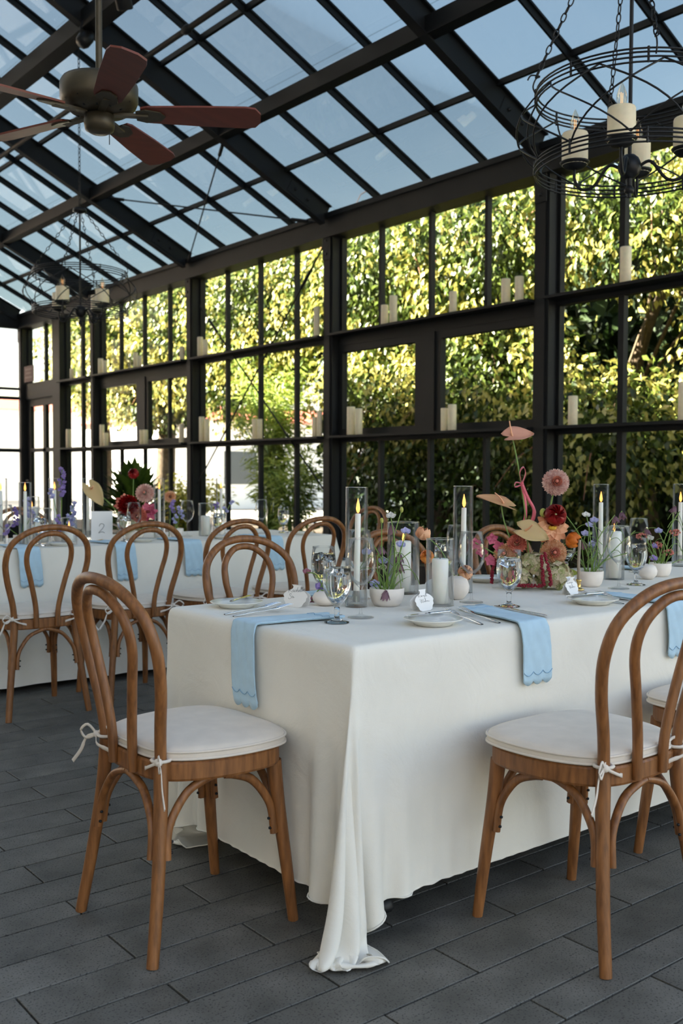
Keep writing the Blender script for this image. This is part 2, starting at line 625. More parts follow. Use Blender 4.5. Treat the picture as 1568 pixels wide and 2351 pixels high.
# last bay: narrow window, post, door
ym = 14.98
MB().box(XW - .02, XW + .17, ym - .16, ym + .12, 0, EAVE1).build('post', M['steel'], wall)
window(6, P[5] + e0, ym - .16, [(.3, 1.47, [14.22], .05), (1.53, 2.5, [14.22], .05), (2.555, EAVE0, [14.22], .05)])
w7 = window(7, ym + .12, P[6] + e1, [(2.62, EAVE0, [15.62], .05)], ledges=())
MB().box(XG - .08, XG + .03, ym + .12, P[6] + e1, 2.36, 2.62).build('transom_rail', M['steel'], w7)
door = struct('door_1')
y0, y1 = ym + .12, P[6] + e1
d_ = MB()
d_.box(XG - .05, XG + .01, y0, y0 + .12, 0, 2.36).box(XG - .05, XG + .01, y1 - .16, y1, 0, 2.36)
d_.box(XG - .05, XG + .01, y0 + .12, y1 - .16, 2.24, 2.36).box(XG - .05, XG + .01, y0 + .12, y1 - .16, 0, .35)
d_.build('door_leaf', M['steel'], door)
MB().box(XG - .05, XG + .01, y0 + .12, y1 - .16, 1.49, 1.55).build('rail', M['steel'], door)
MB().box(XG - .05, XG + .01, 15.57, 15.68, .35, 2.24).build('mullion', M['steel'], door)
for z0, z1 in ((.35, 1.49), (1.55, 2.24)):
    for ya, yb in ((y0 + .12, 15.57), (15.68, y1 - .16)):
        MB().box(XG - .02, XG - .014, ya, yb, z0, z1).build('pane', M['glasspane'], door)
MB().tube([(XG - .05, y1 - .07, 1.02), (XG - .10, y1 - .07, 1.02), (XG - .10, y1 - .18, 1.02)], .011, 8).build('door_handle', M['iron'], door)
# tension rods crossing the fourth bay
for pa, pb in (((XW + .02, 8.19, 3.50), (XW + .02, 10.74, 1.02)), ((XW + .05, 10.74, 3.2), (XW + .05, 8.2, .95))):
    r_ = MB().tube([pa, pb], .009, 6).build('tension_rod', M['steel'], wall)
    a, b_ = Vector(pa), Vector(pb)
    for t0 in (.10,):
        MB().tube([a.lerp(b_, t0), a.lerp(b_, t0 + .06)], .018, 6).build('turnbuckle', M['steel'], r_)

# end wall with glazing
back = MB().box(-6.3, 6.3, 16.40, 16.52, 0, .3).build('wall_back', M['steel'])
back['kind'] = 'structure'
for x in (4.4, 2.75, 1.1, -.6, -2.3, -4.2, -6.2):
    MB().box(x - .06, x + .06, 16.38, 16.52, 0, 3.7).build('post', M['steel'], back)
for z0, z1 in ((1.49, 1.55), (2.36, 2.41), (2.52, 2.56), (3.53, 3.77)):
    MB().box(-6.3, 6.25, 16.40, 16.50, z0, z1).build('rail', M['steel'], back)
for xa, xb in ((-6.14, -4.26), (-4.14, -2.36), (-2.24, -.66), (-.54, 1.04), (1.16, 2.69), (2.81, 4.34), (4.46, 6.25)):
    for z0, z1 in ((.3, 1.49), (1.55, 2.36), (2.41, 2.52), (2.56, 3.53)):
        MB().box(xa, xb, 16.445, 16.45, z0, z1).build('pane', M['glasspane'], back)

# ------------------------------------------------------------------ glass roof
SL = .487
XR = 3.70                        # heavy purlin that carries the chandeliers; the ridge itself is over the viewer
def zg(x):                       # underside of the glazing
    return 3.86 + SL * (6.3 - abs(x))
roof = struct('ceiling')
def rafter(y, xa, xb):
    """steel joist along the slope: web and two flanges"""
    d = Vector((xb - xa, 0, zg(xb) - zg(xa))).normalized()
    up = Vector((0, 1, 0)).cross(d)
    if up.z < 0:
        up = -up
    a, b_ = Vector((xa, y, zg(xa) - .01)), Vector((xb, y, zg(xb) - .01))
    m_ = MB()
    m_.bar(a - up * .11, b_ - up * .11, .02, .20, up)
    m_.bar(a - up * .012, b_ - up * .012, .085, .014, up)
    m_.bar(a - up * .206, b_ - up * .206, .085, .014, up)
    r_ = m_.build('rafter', M['steel'], roof)
    if xa > 0:      # bolted end plate by the eave
        p0 = a.lerp(b_, .045) - up * .11
        MB().bar(p0 - d * .12, p0 + d * .2, .03, .13, up).build('splice_plate', M['steel'], r_)
        for t in (-.05, .12):
            c_ = p0 + d * t + Vector((0, -.018, 0))
            MB().lathe([(.0001, .012), (.014, .010), (.016, 0)], 8, Matrix.Translation(c_) @ Matrix.Rotation(math.pi / 2, 4, 'X')).build('bolt', M['iron'], r_)
def tbar(y, xa, xb):
    a, b_ = Vector((xa, y, zg(xa))), Vector((xb, y, zg(xb)))
    MB().bar(a, b_, .048, .016, (0, 0, 1), -.008).bar(a, b_, .018, .05, (0, 0, 1), -.04).build('glazing_bar', M['steel'], roof)
YS = [P[1] + q * k for k in range(-4, 21)]
for y in P:
    rafter(y, 6.3, 0)
    rafter(y, -6.3, 0)
for y in YS:
    if min(abs(y - p) for p in P) > .1 and -.2 < y < 16.4:
        tbar(y, 6.36, 0)
ys = sorted(set([round(y, 3) for y in YS] + [round(p, 3) for p in P]))
for x0 in (5.74, 4.38, 3.86, 3.04, 1.7, .4):
    for a, b_ in zip(P[:-1], P[1:]):
        MB().box(x0 - .016, x0 + .016, a, b_, zg(x0) - .045, zg(x0)).build('cross_bar', M['steel'], roof)
for x0, w_, h_ in ((5.02, .09, .12), (XR, .13, .15), (2.4, .09, .12), (1.1, .09, .12)):
    for a, b_ in zip(P[:-1], P[1:]):
        z = zg(x0)
        MB().box(x0 - w_ / 2, x0 + w_ / 2, a, b_, z - .085 - h_, z - .085).box(x0 - w_ / 2 - .012, x0 + w_ / 2 + .012, a, b_, z - .102 - h_, z - .085 - h_).build('purlin', M['steel'], roof)
MB().box(-.08, .08, P[0], P[-1], zg(0) - .2, zg(0) + .02).build('ridge_beam', M['steel'], roof)
MB().box(-6.42, -6.25, P[0], P[-1], EAVE0, EAVE1).build('eave_beam', M['steel'], roof)
for y in P:
    MB().box(-6.42, -6.26, y - .075, y + .075, -.1, EAVE0).build('post', M['steel'], roof)
# panes, one per field
def roof_pane(xa, xb, a, b_):
    za, zb = zg(xa) + .004, zg(xb) + .004
    pn = MB().add([(xa, a, za), (xa, b_, za), (xb, b_, zb), (xb, a, zb), (xa, a, za + .006), (xa, b_, za + .006), (xb, b_, zb + .006), (xb, a, zb + .006)],
                  [(0, 1, 2, 3), (7, 6, 5, 4), (0, 4, 5, 1), (1, 5, 6, 2), (2, 6, 7, 3), (3, 7, 4, 0)])
    pn.build('pane', M['roofglass'], roof)
xs_r = [6.40, 5.74, 5.02, 4.38, 3.70, 3.04, 2.40, 1.70, 1.10, .4, 0]
for xa, xb in zip(xs_r[:-1], xs_r[1:]):
    for a, b_ in zip(ys[:-1], ys[1:]):
        if a > -.3 and b_ < 16.5:
            roof_pane(xa, xb, a, b_)
for xa, xb in ((0, -2.1), (-2.1, -4.2), (-4.2, -6.4)):
    for a, b_ in zip(P[:-1], P[1:]):
        roof_pane(xa, xb, a, b_)
# bracing rods under the roof
for pa, pb in (((5.12, 8.2, 4.30), (6.2, 10.76, 3.70)), ((5.12, 10.76, 4.30), (6.2, 8.2, 3.70))):
    a, b_ = Vector(pa), Vector(pb)
    r_ = MB().tube([a, b_], .008, 6).build('tension_rod', M['steel'], roof)
    MB().tube([a.lerp(b_, .03), a.lerp(b_, .10)], .018, 6).build('turnbuckle', M['steel'], r_)
    MB().tube([a.lerp(b_, .90), a.lerp(b_, .97)], .018, 6).build('turnbuckle', M['steel'], r_)
r_ = MB().tube([(2.45, 8.2, zg(2.45) - .16), (3.6, 5.4, zg(3.6) - .16)], .008, 6).build('tension_rod', M['steel'], roof)
# conduit along the slope with its junction boxes
cd_ = MB().tube([(4.10, -.2, zg(4.10) - .25), (4.10, 16.3, zg(4.10) - .25)], .024, 8).build('conduit', M['steel'], roof)
for y in (7.12, 7.95, 4.3):
    MB().ell((4.10, y, zg(4.10) - .25), .038, .075, .038, 10).build('junction_box', M['steel'], cd_)

# unseen tall building, added and sized to keep the sun off the pavilion
M['stucco'] = mat('pale stucco', lin(226, 214, 196), .9, var=.06, vscale=3, bump=.2, bscale=30)
MB().box(-15, -12, -16, 46, -.1, 16.6).build('shade_building', M['stucco'])['kind'] = 'structure'
# ground outside
M['ground'] = mat('pale paving', lin(186, 180, 168), .9, var=.1, vscale=1.5)
M['soil'] = mat('garden soil', lin(74, 60, 44), .95, var=.3, vscale=5)
g_ = MB().box(-60, 90, -60, 120, -.35, -.15).build('ground', M['ground'])
g_['kind'] = 'structure'
g_ = MB().box(6.6, 14, -2, 24, -.15, -.02).build('ground_bed', M['soil'])
g_['kind'] = 'structure'

# ------------------------------------------------------------------ garden beyond the glass
rng = np.random.default_rng(11)
M['leafa'] = petal('ficus leaf', lin(54, 78, 28), lin(168, 162, 80), .33, .25)
M['leafy'] = petal('young leaf in sunlit yellow', lin(150, 150, 66), lin(206, 194, 116), .33, .3)  # young leaf colour, with the sun on the outer clusters painted in
M['leafg'] = petal('mature leaf in shaded green', lin(34, 56, 22), lin(96, 110, 44), .36, .22)  # mature leaf colour, darkened to paint in the shade inside the crown
M['leafb'] = petal('dark leaf', lin(44, 72, 28), lin(92, 118, 44), .4, .3)
M['leafc'] = petal('bamboo leaf', lin(120, 150, 62), lin(190, 200, 100), .5, .4)
M['leafd'] = petal('yellow green leaf', lin(150, 156, 50), lin(214, 204, 86), .45, .4)
M['leafe'] = petal('blue green needle', lin(88, 122, 84), lin(150, 176, 128), .5, .3)
M['leafback'] = petal('leaf painted in deep shade', lin(30, 48, 22), lin(54, 74, 32), .6, .15)  # very dark green that stands in for shade behind the trees

def leaf_mesh(name, p, a, n, L, w, material, parent, kind='stuff'):
    """p base points, a length directions, n face normals (N x 3)"""
    N = len(p)
    a = a / np.linalg.norm(a, axis=1, keepdims=True)
    s_ = np.cross(a, n)
    s_ /= np.linalg.norm(s_, axis=1, keepdims=True) + 1e-9
    n = np.cross(s_, a)
    L = L[:, None]
    w = w[:, None]
    v = np.empty((N, 5, 3))
    v[:, 0] = p
    mid = p + a * L * .42
    v[:, 1] = mid - s_ * w * .5 + n * w * .14
    v[:, 2] = mid - n * w * .04
    v[:, 3] = mid + s_ * w * .5 + n * w * .14
    v[:, 4] = p + a * L - n * L * .08
    me = bpy.data.meshes.new(name)
    me.vertices.add(N * 5)
    me.vertices.foreach_set('co', v.reshape(-1))
    t = np.array([[0, 2, 1], [1, 2, 4], [0, 3, 2], [2, 3, 4]])
    idx = (np.arange(N)[:, None, None] * 5 + t[None]).reshape(-1)
    me.loops.add(N * 12)
    me.loops.foreach_set('vertex_index', idx.astype(np.int32))
    me.polygons.add(N * 4)
    me.polygons.foreach_set('loop_start', np.arange(0, N * 12, 3, dtype=np.int32))
    me.update(calc_edges=True)
    me.validate()
    o = bpy.data.objects.new(name, me)
    me.materials.append(material)
    C.objects.link(o)
    o.parent = parent
    o['kind'] = kind
    return o

def unit(n_):
    d = rng.normal(size=(n_, 3))
    return d / np.linalg.norm(d, axis=1, keepdims=True)

def crown(parent, blobs, material, L=.10, w=.058, clump=.17, per=24, name='foliage', young=.42, mature=.95):
    """blobs: (centre, radii, number of leaf sprays); mature leaves with painted shade fill the crown, young sprays painted sunlit hang outside it"""
    obs = []
    for part, mt in ((name, M['leafg']), ('sunlit_young_foliage', material)):
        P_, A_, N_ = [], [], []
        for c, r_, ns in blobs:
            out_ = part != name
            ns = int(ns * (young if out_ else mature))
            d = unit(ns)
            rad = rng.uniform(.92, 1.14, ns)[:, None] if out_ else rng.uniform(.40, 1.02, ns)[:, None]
            cc = np.array(c) + d * np.array(r_) * rad
            out = d / np.array(r_)
            out /= np.linalg.norm(out, axis=1, keepdims=True)
            k = np.repeat(np.arange(ns), per)
            cl_ = clump * (.75 if out_ else 1.0)
            p = cc[k] + rng.normal(size=(len(k), 3)) * np.array([cl_, cl_, cl_ * .9])
            o_ = out[k]
            A_.append(o_ * .45 + np.array([0, 0, -.75]) + rng.normal(size=(len(k), 3)) * .45)
            N_.append(o_ * .6 + np.array([-.25, 0, .45]) + rng.normal(size=(len(k), 3)) * .8)
            P_.append(p)
        p, a, n_ = np.concatenate(P_), np.concatenate(A_), np.concatenate(N_)
        ok = (p[:, 0] > 6.75) & (p[:, 2] > .02) & (p[:, 2] < 1.0 + .395 * p[:, 0] + rng.normal(size=len(p)) * .12)
        p, a, n_ = p[ok], a[ok], n_[ok]
        s_ = rng.uniform(.65, 1.25, len(p))
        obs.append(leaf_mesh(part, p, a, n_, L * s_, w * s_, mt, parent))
    return obs

def tree(name, label, base, trunk, blobs, material, group='trees outside the window wall', twigs=14, tr0=.13, **k):
    t = thing(name, label, 'tree', base, 0, group)
    T_ = [Vector(v) - Vector(base) for v in trunk]
    n = len(T_)
    tr = MB().tube(smoothpath(T_, 5), list(np.linspace(tr0, tr0 * .4, 5 * (n - 1) + 1)), 8).build('trunk', M['bark'], t)
    top = T_[-1]
    for c, r_, ns in blobs[:6]:
        cc = Vector(c) - Vector(base)
        MB().tube(smoothpath([T_[len(T_) // 2], T_[-1].lerp(cc, .4) + Vector((0, 0, .2)), cc], 4), list(np.linspace(.028, .008, 9)), 6).build('branch', M['bark'], tr)
    tw = MB()
    for i in range(twigs):
        c, r_, ns = blobs[i % len(blobs)]
        d = Vector(unit(1)[0])
        d.x = -abs(d.x)
        a = Vector(c) - Vector(base) + Vector((d.x * r_[0], d.y * r_[1], d.z * r_[2])) * .8
        b_ = a + Vector((d.x * .4, d.y * .5, -.5 + random.random() * .4))
        tw.tube([a, a.lerp(b_, .5) + Vector((0, 0, .08)), b_], [.008, .006, .003], 5)
    tw.build('twigs', M['twig'], tr, kind='stuff')
    B = [((c[0] - base[0], c[1] - base[1], c[2] - base[2]), r_, ns) for c, r_, ns in blobs]
    P0 = np.array(base)
    # leaves are laid out in world space, then moved under the tree
    for f in crown(t, blobs, material, **k):
        f.location = (-base[0], -base[1], -base[2])
    return t

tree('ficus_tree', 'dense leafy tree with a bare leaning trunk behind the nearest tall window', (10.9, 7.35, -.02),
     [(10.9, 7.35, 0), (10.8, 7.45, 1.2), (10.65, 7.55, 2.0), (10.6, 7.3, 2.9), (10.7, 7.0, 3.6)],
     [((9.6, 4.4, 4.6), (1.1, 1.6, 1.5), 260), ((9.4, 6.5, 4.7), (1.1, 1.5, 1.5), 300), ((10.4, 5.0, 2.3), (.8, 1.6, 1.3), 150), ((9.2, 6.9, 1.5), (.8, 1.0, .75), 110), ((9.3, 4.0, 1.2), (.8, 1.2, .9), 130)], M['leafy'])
tree('ficus_tree', 'thick ficus filling the paired sash window between two wide posts', (10.0, 9.2, -.02),
     [(10.0, 9.2, 0), (10.1, 9.3, 1.5), (9.9, 9.1, 3.0), (9.9, 9.0, 4.2)],
     [((9.3, 8.6, 4.4), (1.1, 1.3, 1.4), 270), ((9.3, 10.4, 4.2), (1.0, 1.2, 1.4), 250), ((9.4, 8.7, 2.3), (.9, 1.3, .9), 190), ((9.4, 10.5, 2.2), (.9, 1.2, .9), 190)], M['leafy'])
tree('ivy_bush', 'dark shaded bush low behind the sash window', (9.2, 9.4, -.02),
     [(9.2, 9.4, 0), (9.25, 9.5, .4), (9.2, 9.4, .8)],
     [((9.3, 8.4, .8), (.7, 1.2, 1.0), 120), ((9.3, 10.4, .8), (.7, 1.2, 1.0), 120)], M['leafb'], twigs=4, young=.3)
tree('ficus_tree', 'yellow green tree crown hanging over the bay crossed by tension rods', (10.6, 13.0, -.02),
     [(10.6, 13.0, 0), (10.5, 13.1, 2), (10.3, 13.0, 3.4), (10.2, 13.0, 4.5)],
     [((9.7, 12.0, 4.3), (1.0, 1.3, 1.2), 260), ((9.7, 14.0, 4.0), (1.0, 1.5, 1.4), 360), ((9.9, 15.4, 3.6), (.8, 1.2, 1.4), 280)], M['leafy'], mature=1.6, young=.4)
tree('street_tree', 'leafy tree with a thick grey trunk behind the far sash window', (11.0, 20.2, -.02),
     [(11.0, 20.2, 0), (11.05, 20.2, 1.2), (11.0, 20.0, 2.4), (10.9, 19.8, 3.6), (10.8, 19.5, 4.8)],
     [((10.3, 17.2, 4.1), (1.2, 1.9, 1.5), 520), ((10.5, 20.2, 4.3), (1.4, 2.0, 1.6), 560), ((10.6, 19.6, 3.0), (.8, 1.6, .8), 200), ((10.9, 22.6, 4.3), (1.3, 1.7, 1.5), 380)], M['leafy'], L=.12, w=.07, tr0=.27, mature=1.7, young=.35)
tree('street_tree', 'sunlit tree beyond the narrow window beside the far door', (12.0, 25.2, -.02),
     [(12.0, 25.2, 0), (12.0, 25.1, 1.8), (11.8, 25.0, 3.6), (11.8, 24.8, 4.8)],
     [((11.6, 24.2, 4.5), (1.3, 1.6, 1.7), 330), ((12.0, 26.4, 4.9), (1.2, 1.3, 1.3), 110)], M['leafy'], L=.14, w=.085, mature=1.7, young=.4)

# backing greenery that closes the view between the trunks, its shade put into the leaf colour
hb = thing('hedge', 'hedge coloured as if in deep shade closing off the garden behind the trees', 'hedge', (12.4, 8, -.02))
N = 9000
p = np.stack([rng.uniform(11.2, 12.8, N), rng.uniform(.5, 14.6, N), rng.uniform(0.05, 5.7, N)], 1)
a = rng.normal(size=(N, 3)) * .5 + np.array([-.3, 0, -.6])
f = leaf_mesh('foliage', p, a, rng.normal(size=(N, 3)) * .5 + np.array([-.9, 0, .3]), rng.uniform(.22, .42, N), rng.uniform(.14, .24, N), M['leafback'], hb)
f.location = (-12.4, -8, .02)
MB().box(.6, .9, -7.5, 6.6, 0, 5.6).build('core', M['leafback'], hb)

def feather(name, label, base, n_canes, h, spread, material, L=.2, w=.022, per=60, cat='shrub'):
    """bamboo-like shrub: arching canes carrying narrow leaves"""
    t = thing(name, label, cat, base, 0, 'feathery shrubs in the garden')
    P_, A_ = [], []
    cn = MB()
    for i in range(n_canes):
        ang = rng.uniform(0, 2 * math.pi)
        r_ = spread * rng.uniform(.3, 1)
        hh = h * rng.uniform(.6, 1.05)
        tip = Vector((math.cos(ang) * r_, math.sin(ang) * r_, hh))
        pts = smoothpath([(tip.x * .1, tip.y * .1, 0), (tip.x * .3, tip.y * .3, hh * .65), tuple(tip)], 5)
        cn.tube(pts, list(np.linspace(.012, .003, len(pts))), 5)
        k = rng.uniform(.3, 1, per)
        for u in k:
            q_ = pts[min(int(u * (len(pts) - 1)), len(pts) - 1)]
            P_.append(np.array(q_) + rng.normal(size=3) * .09)
            d = rng.normal(size=3)
            d[2] = d[2] * .4 - .25
            A_.append(d + np.array([math.cos(ang), math.sin(ang), 0]) * .5)
    cn.build('canes', M['stem'], t)
    P_, A_ = np.array(P_), np.array(A_)
    leaf_mesh('foliage', P_, A_, rng.normal(size=P_.shape) * .4 + np.array([-.5, 0, .8]), L * rng.uniform(.6, 1.2, len(P_)), w * rng.uniform(.7, 1.3, len(P_)), material, t)
    return t
feather('bamboo', 'tall feathery bamboo lit pale green behind the tension rods', (8.9, 12.9, -.02), 40, 3.3, 1.05, M['leafc'], L=.22, w=.034, per=75)
feather('bamboo', 'low feathery bamboo between the post and the tall bamboo', (8.5, 11.7, -.02), 22, 1.7, .7, M['leafc'], L=.2, w=.03)
feather('needle_shrub', 'grey green needle shrub outside the nearest tall window', (8.0, 4.35, -.02), 30, 1.75, .62, M['leafe'], L=.14, w=.012, per=110)
feather('flowering_shrub', 'low yellow green shrub outside the far end of the rod bay', (8.8, 15.4, -.02), 26, 1.15, 1.0, M['leafd'], L=.13, w=.05, per=60)

# street far beyond the garden
M['render'] = mat('white render', lin(250, 247, 242), .8)
M['tile'] = mat('terracotta roof', lin(190, 96, 78), .8, var=.2, vscale=12)
M['darkglass'] = mat('dark window', lin(60, 70, 80), .15)
def house(label, x0, x1, y0, y1, h, wins, roofh=.9):
    t = thing('house', label, 'house', ((x0 + x1) / 2, y0, -.15), 0)
    w_, d_ = (x1 - x0) / 2, y1 - y0
    MB().box(-w_, w_, 0, d_, 0, h).build('walls', M['render'], t)
    MB().add([(-w_ - .3, -.4, h), (w_ + .3, -.4, h), (w_ + .3, d_ + .4, h), (-w_ - .3, d_ + .4, h), (-w_ * .5, d_ / 2, h + roofh), (w_ * .5, d_ / 2, h + roofh)],
             [(0, 1, 5, 4), (1, 2, 5), (2, 3, 4, 5), (3, 0, 4), (3, 2, 1, 0)]).build('roof', M['tile'], t)
    for (wx, wz, ww, wh) in wins:
        f_ = MB().box(wx - ww / 2 - .08, wx + ww / 2 + .08, -.06, .02, wz - .08, wz + wh + .08).build('window', M['render'], t)
        MB().box(wx - ww / 2, wx + ww / 2, -.08, -.05, wz, wz + wh).build('pane', M['darkglass'], f_)
house('white house with a red tiled roof across the street beyond the door', 9, 27, 46, 54, 4.2, [(-4, 1, 1.2, 1.4), (4, 1, 1.2, 1.4)])
house('white garage building seen under the street tree', 17, 30, 31, 38, 3.2, [(-3.5, .9, 1.4, 1.2), (2, .9, 1.4, 1.2)], .8)
house('white gabled house far behind the end wall', -2, 8, 40, 48, 6.0, [(-2, 1, 1.2, 1.6), (2, 1, 1.2, 1.6)], 1.6)

# ------------------------------------------------------------------ bentwood chairs
def seat_outline(n=8, s_=1.0):
    half = [(.200, 0), (.193, .115), (.150, .197), (.03, .215), (-.09, .188), (-.158, .125), (-.172, 0)]
    pts = half + [(x, -y) for x, y in half[-2:0:-1]]
    return [(p.x * s_ + .01 * (1 - s_), p.y * s_) for p in smoothpath([(x, y, 0) for x, y in pts], n, True)]

def ribbon(pts, w, thick=.0016, side=(0, 0, 1)):
    """flat band along points"""
    P_ = [Vector(p) for p in pts]
    m_ = MB()
    L_, R_, L2, R2 = [], [], [], []
    for i, p in enumerate(P_):
        d = (P_[min(i + 1, len(P_) - 1)] - P_[max(i - 1, 0)]).normalized()
        s_ = Vector(side)
        s_ = (s_ - d * s_.dot(d)).normalized()
        n = d.cross(s_).normalized() * thick / 2
        ww = w[i] if hasattr(w, '__len__') else w
        L_.append(p - s_ * ww / 2 + n)
        R_.append(p + s_ * ww / 2 + n)
        L2.append(p - s_ * ww / 2 - n)
        R2.append(p + s_ * ww / 2 - n)
    rows = [[a, b, c, d] for a, b, c, d in zip(L_, R_, R2, L2)]
    m_.sheet(rows, True, True)
    m_.add(rows[0], [(0, 1, 2, 3)])
    m_.add(rows[-1], [(3, 2, 1, 0)])
    return m_

def merge(*mbs):
    o = MB()
    for b in mbs:
        n = len(o.v)
        o.v.extend(b.v)
        o.f.extend([tuple(i + n for i in f) for f in b.f])
        o.sm.extend(b.sm)
    return o

def make_chair(label, group):
    t = thing('bentwood_chair', label, 'chair', (0, 0, 0), 0, group)
    wd = M['wood']
    for s_ in (-1, 1):
        MB().tube(smoothpath([(-.202, .197 * s_, .0), (-.178, .178 * s_, .16), (-.158, .157 * s_, .33), (-.150, .146 * s_, .462)], 5), list(np.linspace(.0145, .0185, 16)), 10).build('leg', wd, t)
        MB().tube(smoothpath([(.205, .192 * s_, .0), (.187, .183 * s_, .16), (.170, .172 * s_, .31), (.160, .166 * s_, .42)], 5), list(np.linspace(.0135, .0205, 16)), 10).build('leg', wd, t)
    half = [(-.151, -.146, .455), (-.158, -.158, .54), (-.172, -.187, .65), (-.190, -.200, .74), (-.214, -.180, .82), (-.240, -.105, .878)]
    pts = half + [(-.252, 0, .897)] + [(x, -y, z) for x, y, z in half[::-1]]
    MB().tube(smoothpath(pts, 5), .0145, 10).build('outer_hoop', wd, t)
    half = [(-.176, -.052, .425), (-.180, -.056, .52), (-.192, -.082, .64), (-.205, -.107, .74), (-.224, -.098, .81), (-.242, -.052, .856)]
    pts = half + [(-.249, 0, .868)] + [(x, -y, z) for x, y, z in half[::-1]]
    MB().tube(smoothpath(pts, 5), .0125, 10).build('inner_hoop', wd, t)
    ol = seat_outline()
    fr = MB()
    fr.sheet([[(x * k, y * k, z) for x, y in ol] for k, z in ((.80, .418), (.985, .416), (1, .422), (1, .458), (.98, .463), (.80, .463))], False, True)
    fr.prism([(x * .82, y * .82) for x, y in ol], .44, .455)
    fr.build('seat_frame', wd, t)
    cs = MB()
    cs.sheet([[(x * k + .012, y * k, z) for x, y in ol] for k, z in ((.90, .462), (1.0, .464), (1.022, .470), (1.022, .484), (1.0, .492), (.9, .498), (.7, .503), (.4, .506), (.15, .5065), (.001, .5065))], True, True)
    cu = cs.build('cushion', M['linen'], t)
    for z in (.469, .486):
        MB().tube([(x * 1.024 + .012, y * 1.024, z) for x, y in ol], .0035, 6, True).build('piping', M['linen'], cu)
    for s_ in (-1, 1):
        k = Vector((-.168, .166 * s_, .470))
        sg = s_
        b_ = MB().ell(k, .011, .012, .010, 8)
        pr_ = [b_]
        pr_.append(MB().tube([(-.15 + .021 * math.cos(u), .146 * s_ + .021 * math.sin(u), .469) for u in np.linspace(0, 6.28, 12, endpoint=False)], .004, 5, True, flat=1.6))
        for lx, ly, lz in ((-.022, .045, .004), (.02, -.045, .006)):
            lp = smoothpath([k, k + Vector((lx * .6, ly * .6 * sg, .022)), k + Vector((lx, ly * 1.1 * sg, lz)), k + Vector((lx * .7, ly * .7 * sg, -.014)), k], 4)
            pr_.append(ribbon(lp, .007, .0025))
        pr_.append(ribbon(smoothpath([k, k + Vector((-.012, .035 * sg, -.012)), k + Vector((-.02, .055 * sg, -.05)), k + Vector((-.03, .085 * sg, -.085))], 5), [.007] * 8 + [.010] * 8, .0022))
        pr_.append(ribbon(smoothpath([k, k + Vector((-.015, -.03 * sg, -.016)), k + Vector((.0, -.065 * sg, -.028)), k + Vector((.012, -.095 * sg, -.040))], 5), [.007] * 8 + [.010] * 8, .0022))
        merge(*pr_).build('cushion_tie', M['linen'], cu)
    # curved brackets between legs and seat
    def brace(leg0, leg1, d):
        a, b_, d = Vector(leg0), Vector(leg1), Vector(d)
        on = lambda z: a.lerp(b_, z / b_.z) + d * .026
        p = [on(.235), on(.30), on(.345) + d * .018, on(.385) + d * .05, on(.405) + d * .095, on(.412) + d * .125]
        br = MB().tube(smoothpath(p, 4), .0115, 8, flat=.8).build('bracket', wd, t)
        for z in (.25, .275):
            MB().ell(on(z) + d * .011, .005, .005, .004, 6).build('bolt', M['iron'], br)
    for s_ in (-1, 1):
        brace((-.202, .197 * s_, 0), (-.150, .146 * s_, .462), (1, .05 * s_, 0))
        brace((-.202, .197 * s_, 0), (-.150, .146 * s_, .462), (-.05, -s_, 0))
        brace((.205, .192 * s_, 0), (.160, .166 * s_, .42), (-1, .05 * s_, 0))
        brace((.205, .192 * s_, 0), (.160, .166 * s_, .42), (0, -s_, 0))
    return t

GF, GB = 'chairs at the front table', 'chairs at the table with the number card'
chair = make_chair('brown bentwood chair pulled up to the short end of the front table', GF)
chair.location = (1.288, 2.253, 0)
H90 = math.pi / 2
dup(chair, (2.075, 1.578, 0), H90, 'brown bentwood chair nearest the viewer on the long side of the front table', GF)
dup(chair, (2.785, 1.585, 0), H90 + .02, 'bentwood chair cut by the picture edge beyond the nearest long side chair', GF)
dup(chair, (2.12, 3.01, 0), -H90, 'bentwood chair on the far side behind the bread plate with the knife upright', GF)
dup(chair, (2.86, 3.03, 0), -H90 - .02, 'bentwood chair on the far side behind the lit pillar candle', GF)
dup(chair, (3.56, 3.02, 0), -H90 + .03, 'bentwood chair on the far side behind the tall flower arrangement', GF)
dup(chair, (1.855, 4.72, 0), H90, 'bentwood chair in the back row with both legs clear at the picture edge', GB)
dup(chair, (2.375, 4.735, 0), H90 - .02, 'bentwood chair in the back row in front of the number card', GB)
dup(chair, (2.915, 4.73, 0), H90 + .02, 'third bentwood chair along the back row, behind the far side chair', GB)
dup(chair, (3.44, 4.72, 0), H90, 'last bentwood chair of the back row beside the wide post', GB)
dup(chair, (4.58, 5.66, 0), math.pi, 'bentwood chair at the end of the back table beside the window wall', GB)
dup(chair, (1.9, 6.62, 0), -H90, 'bentwood chair on the far side of the back table behind the bluebells', GB)
dup(chair, (2.6, 6.62, 0), -H90, 'bentwood chair on the far side of the back table behind the red flowers', GB)

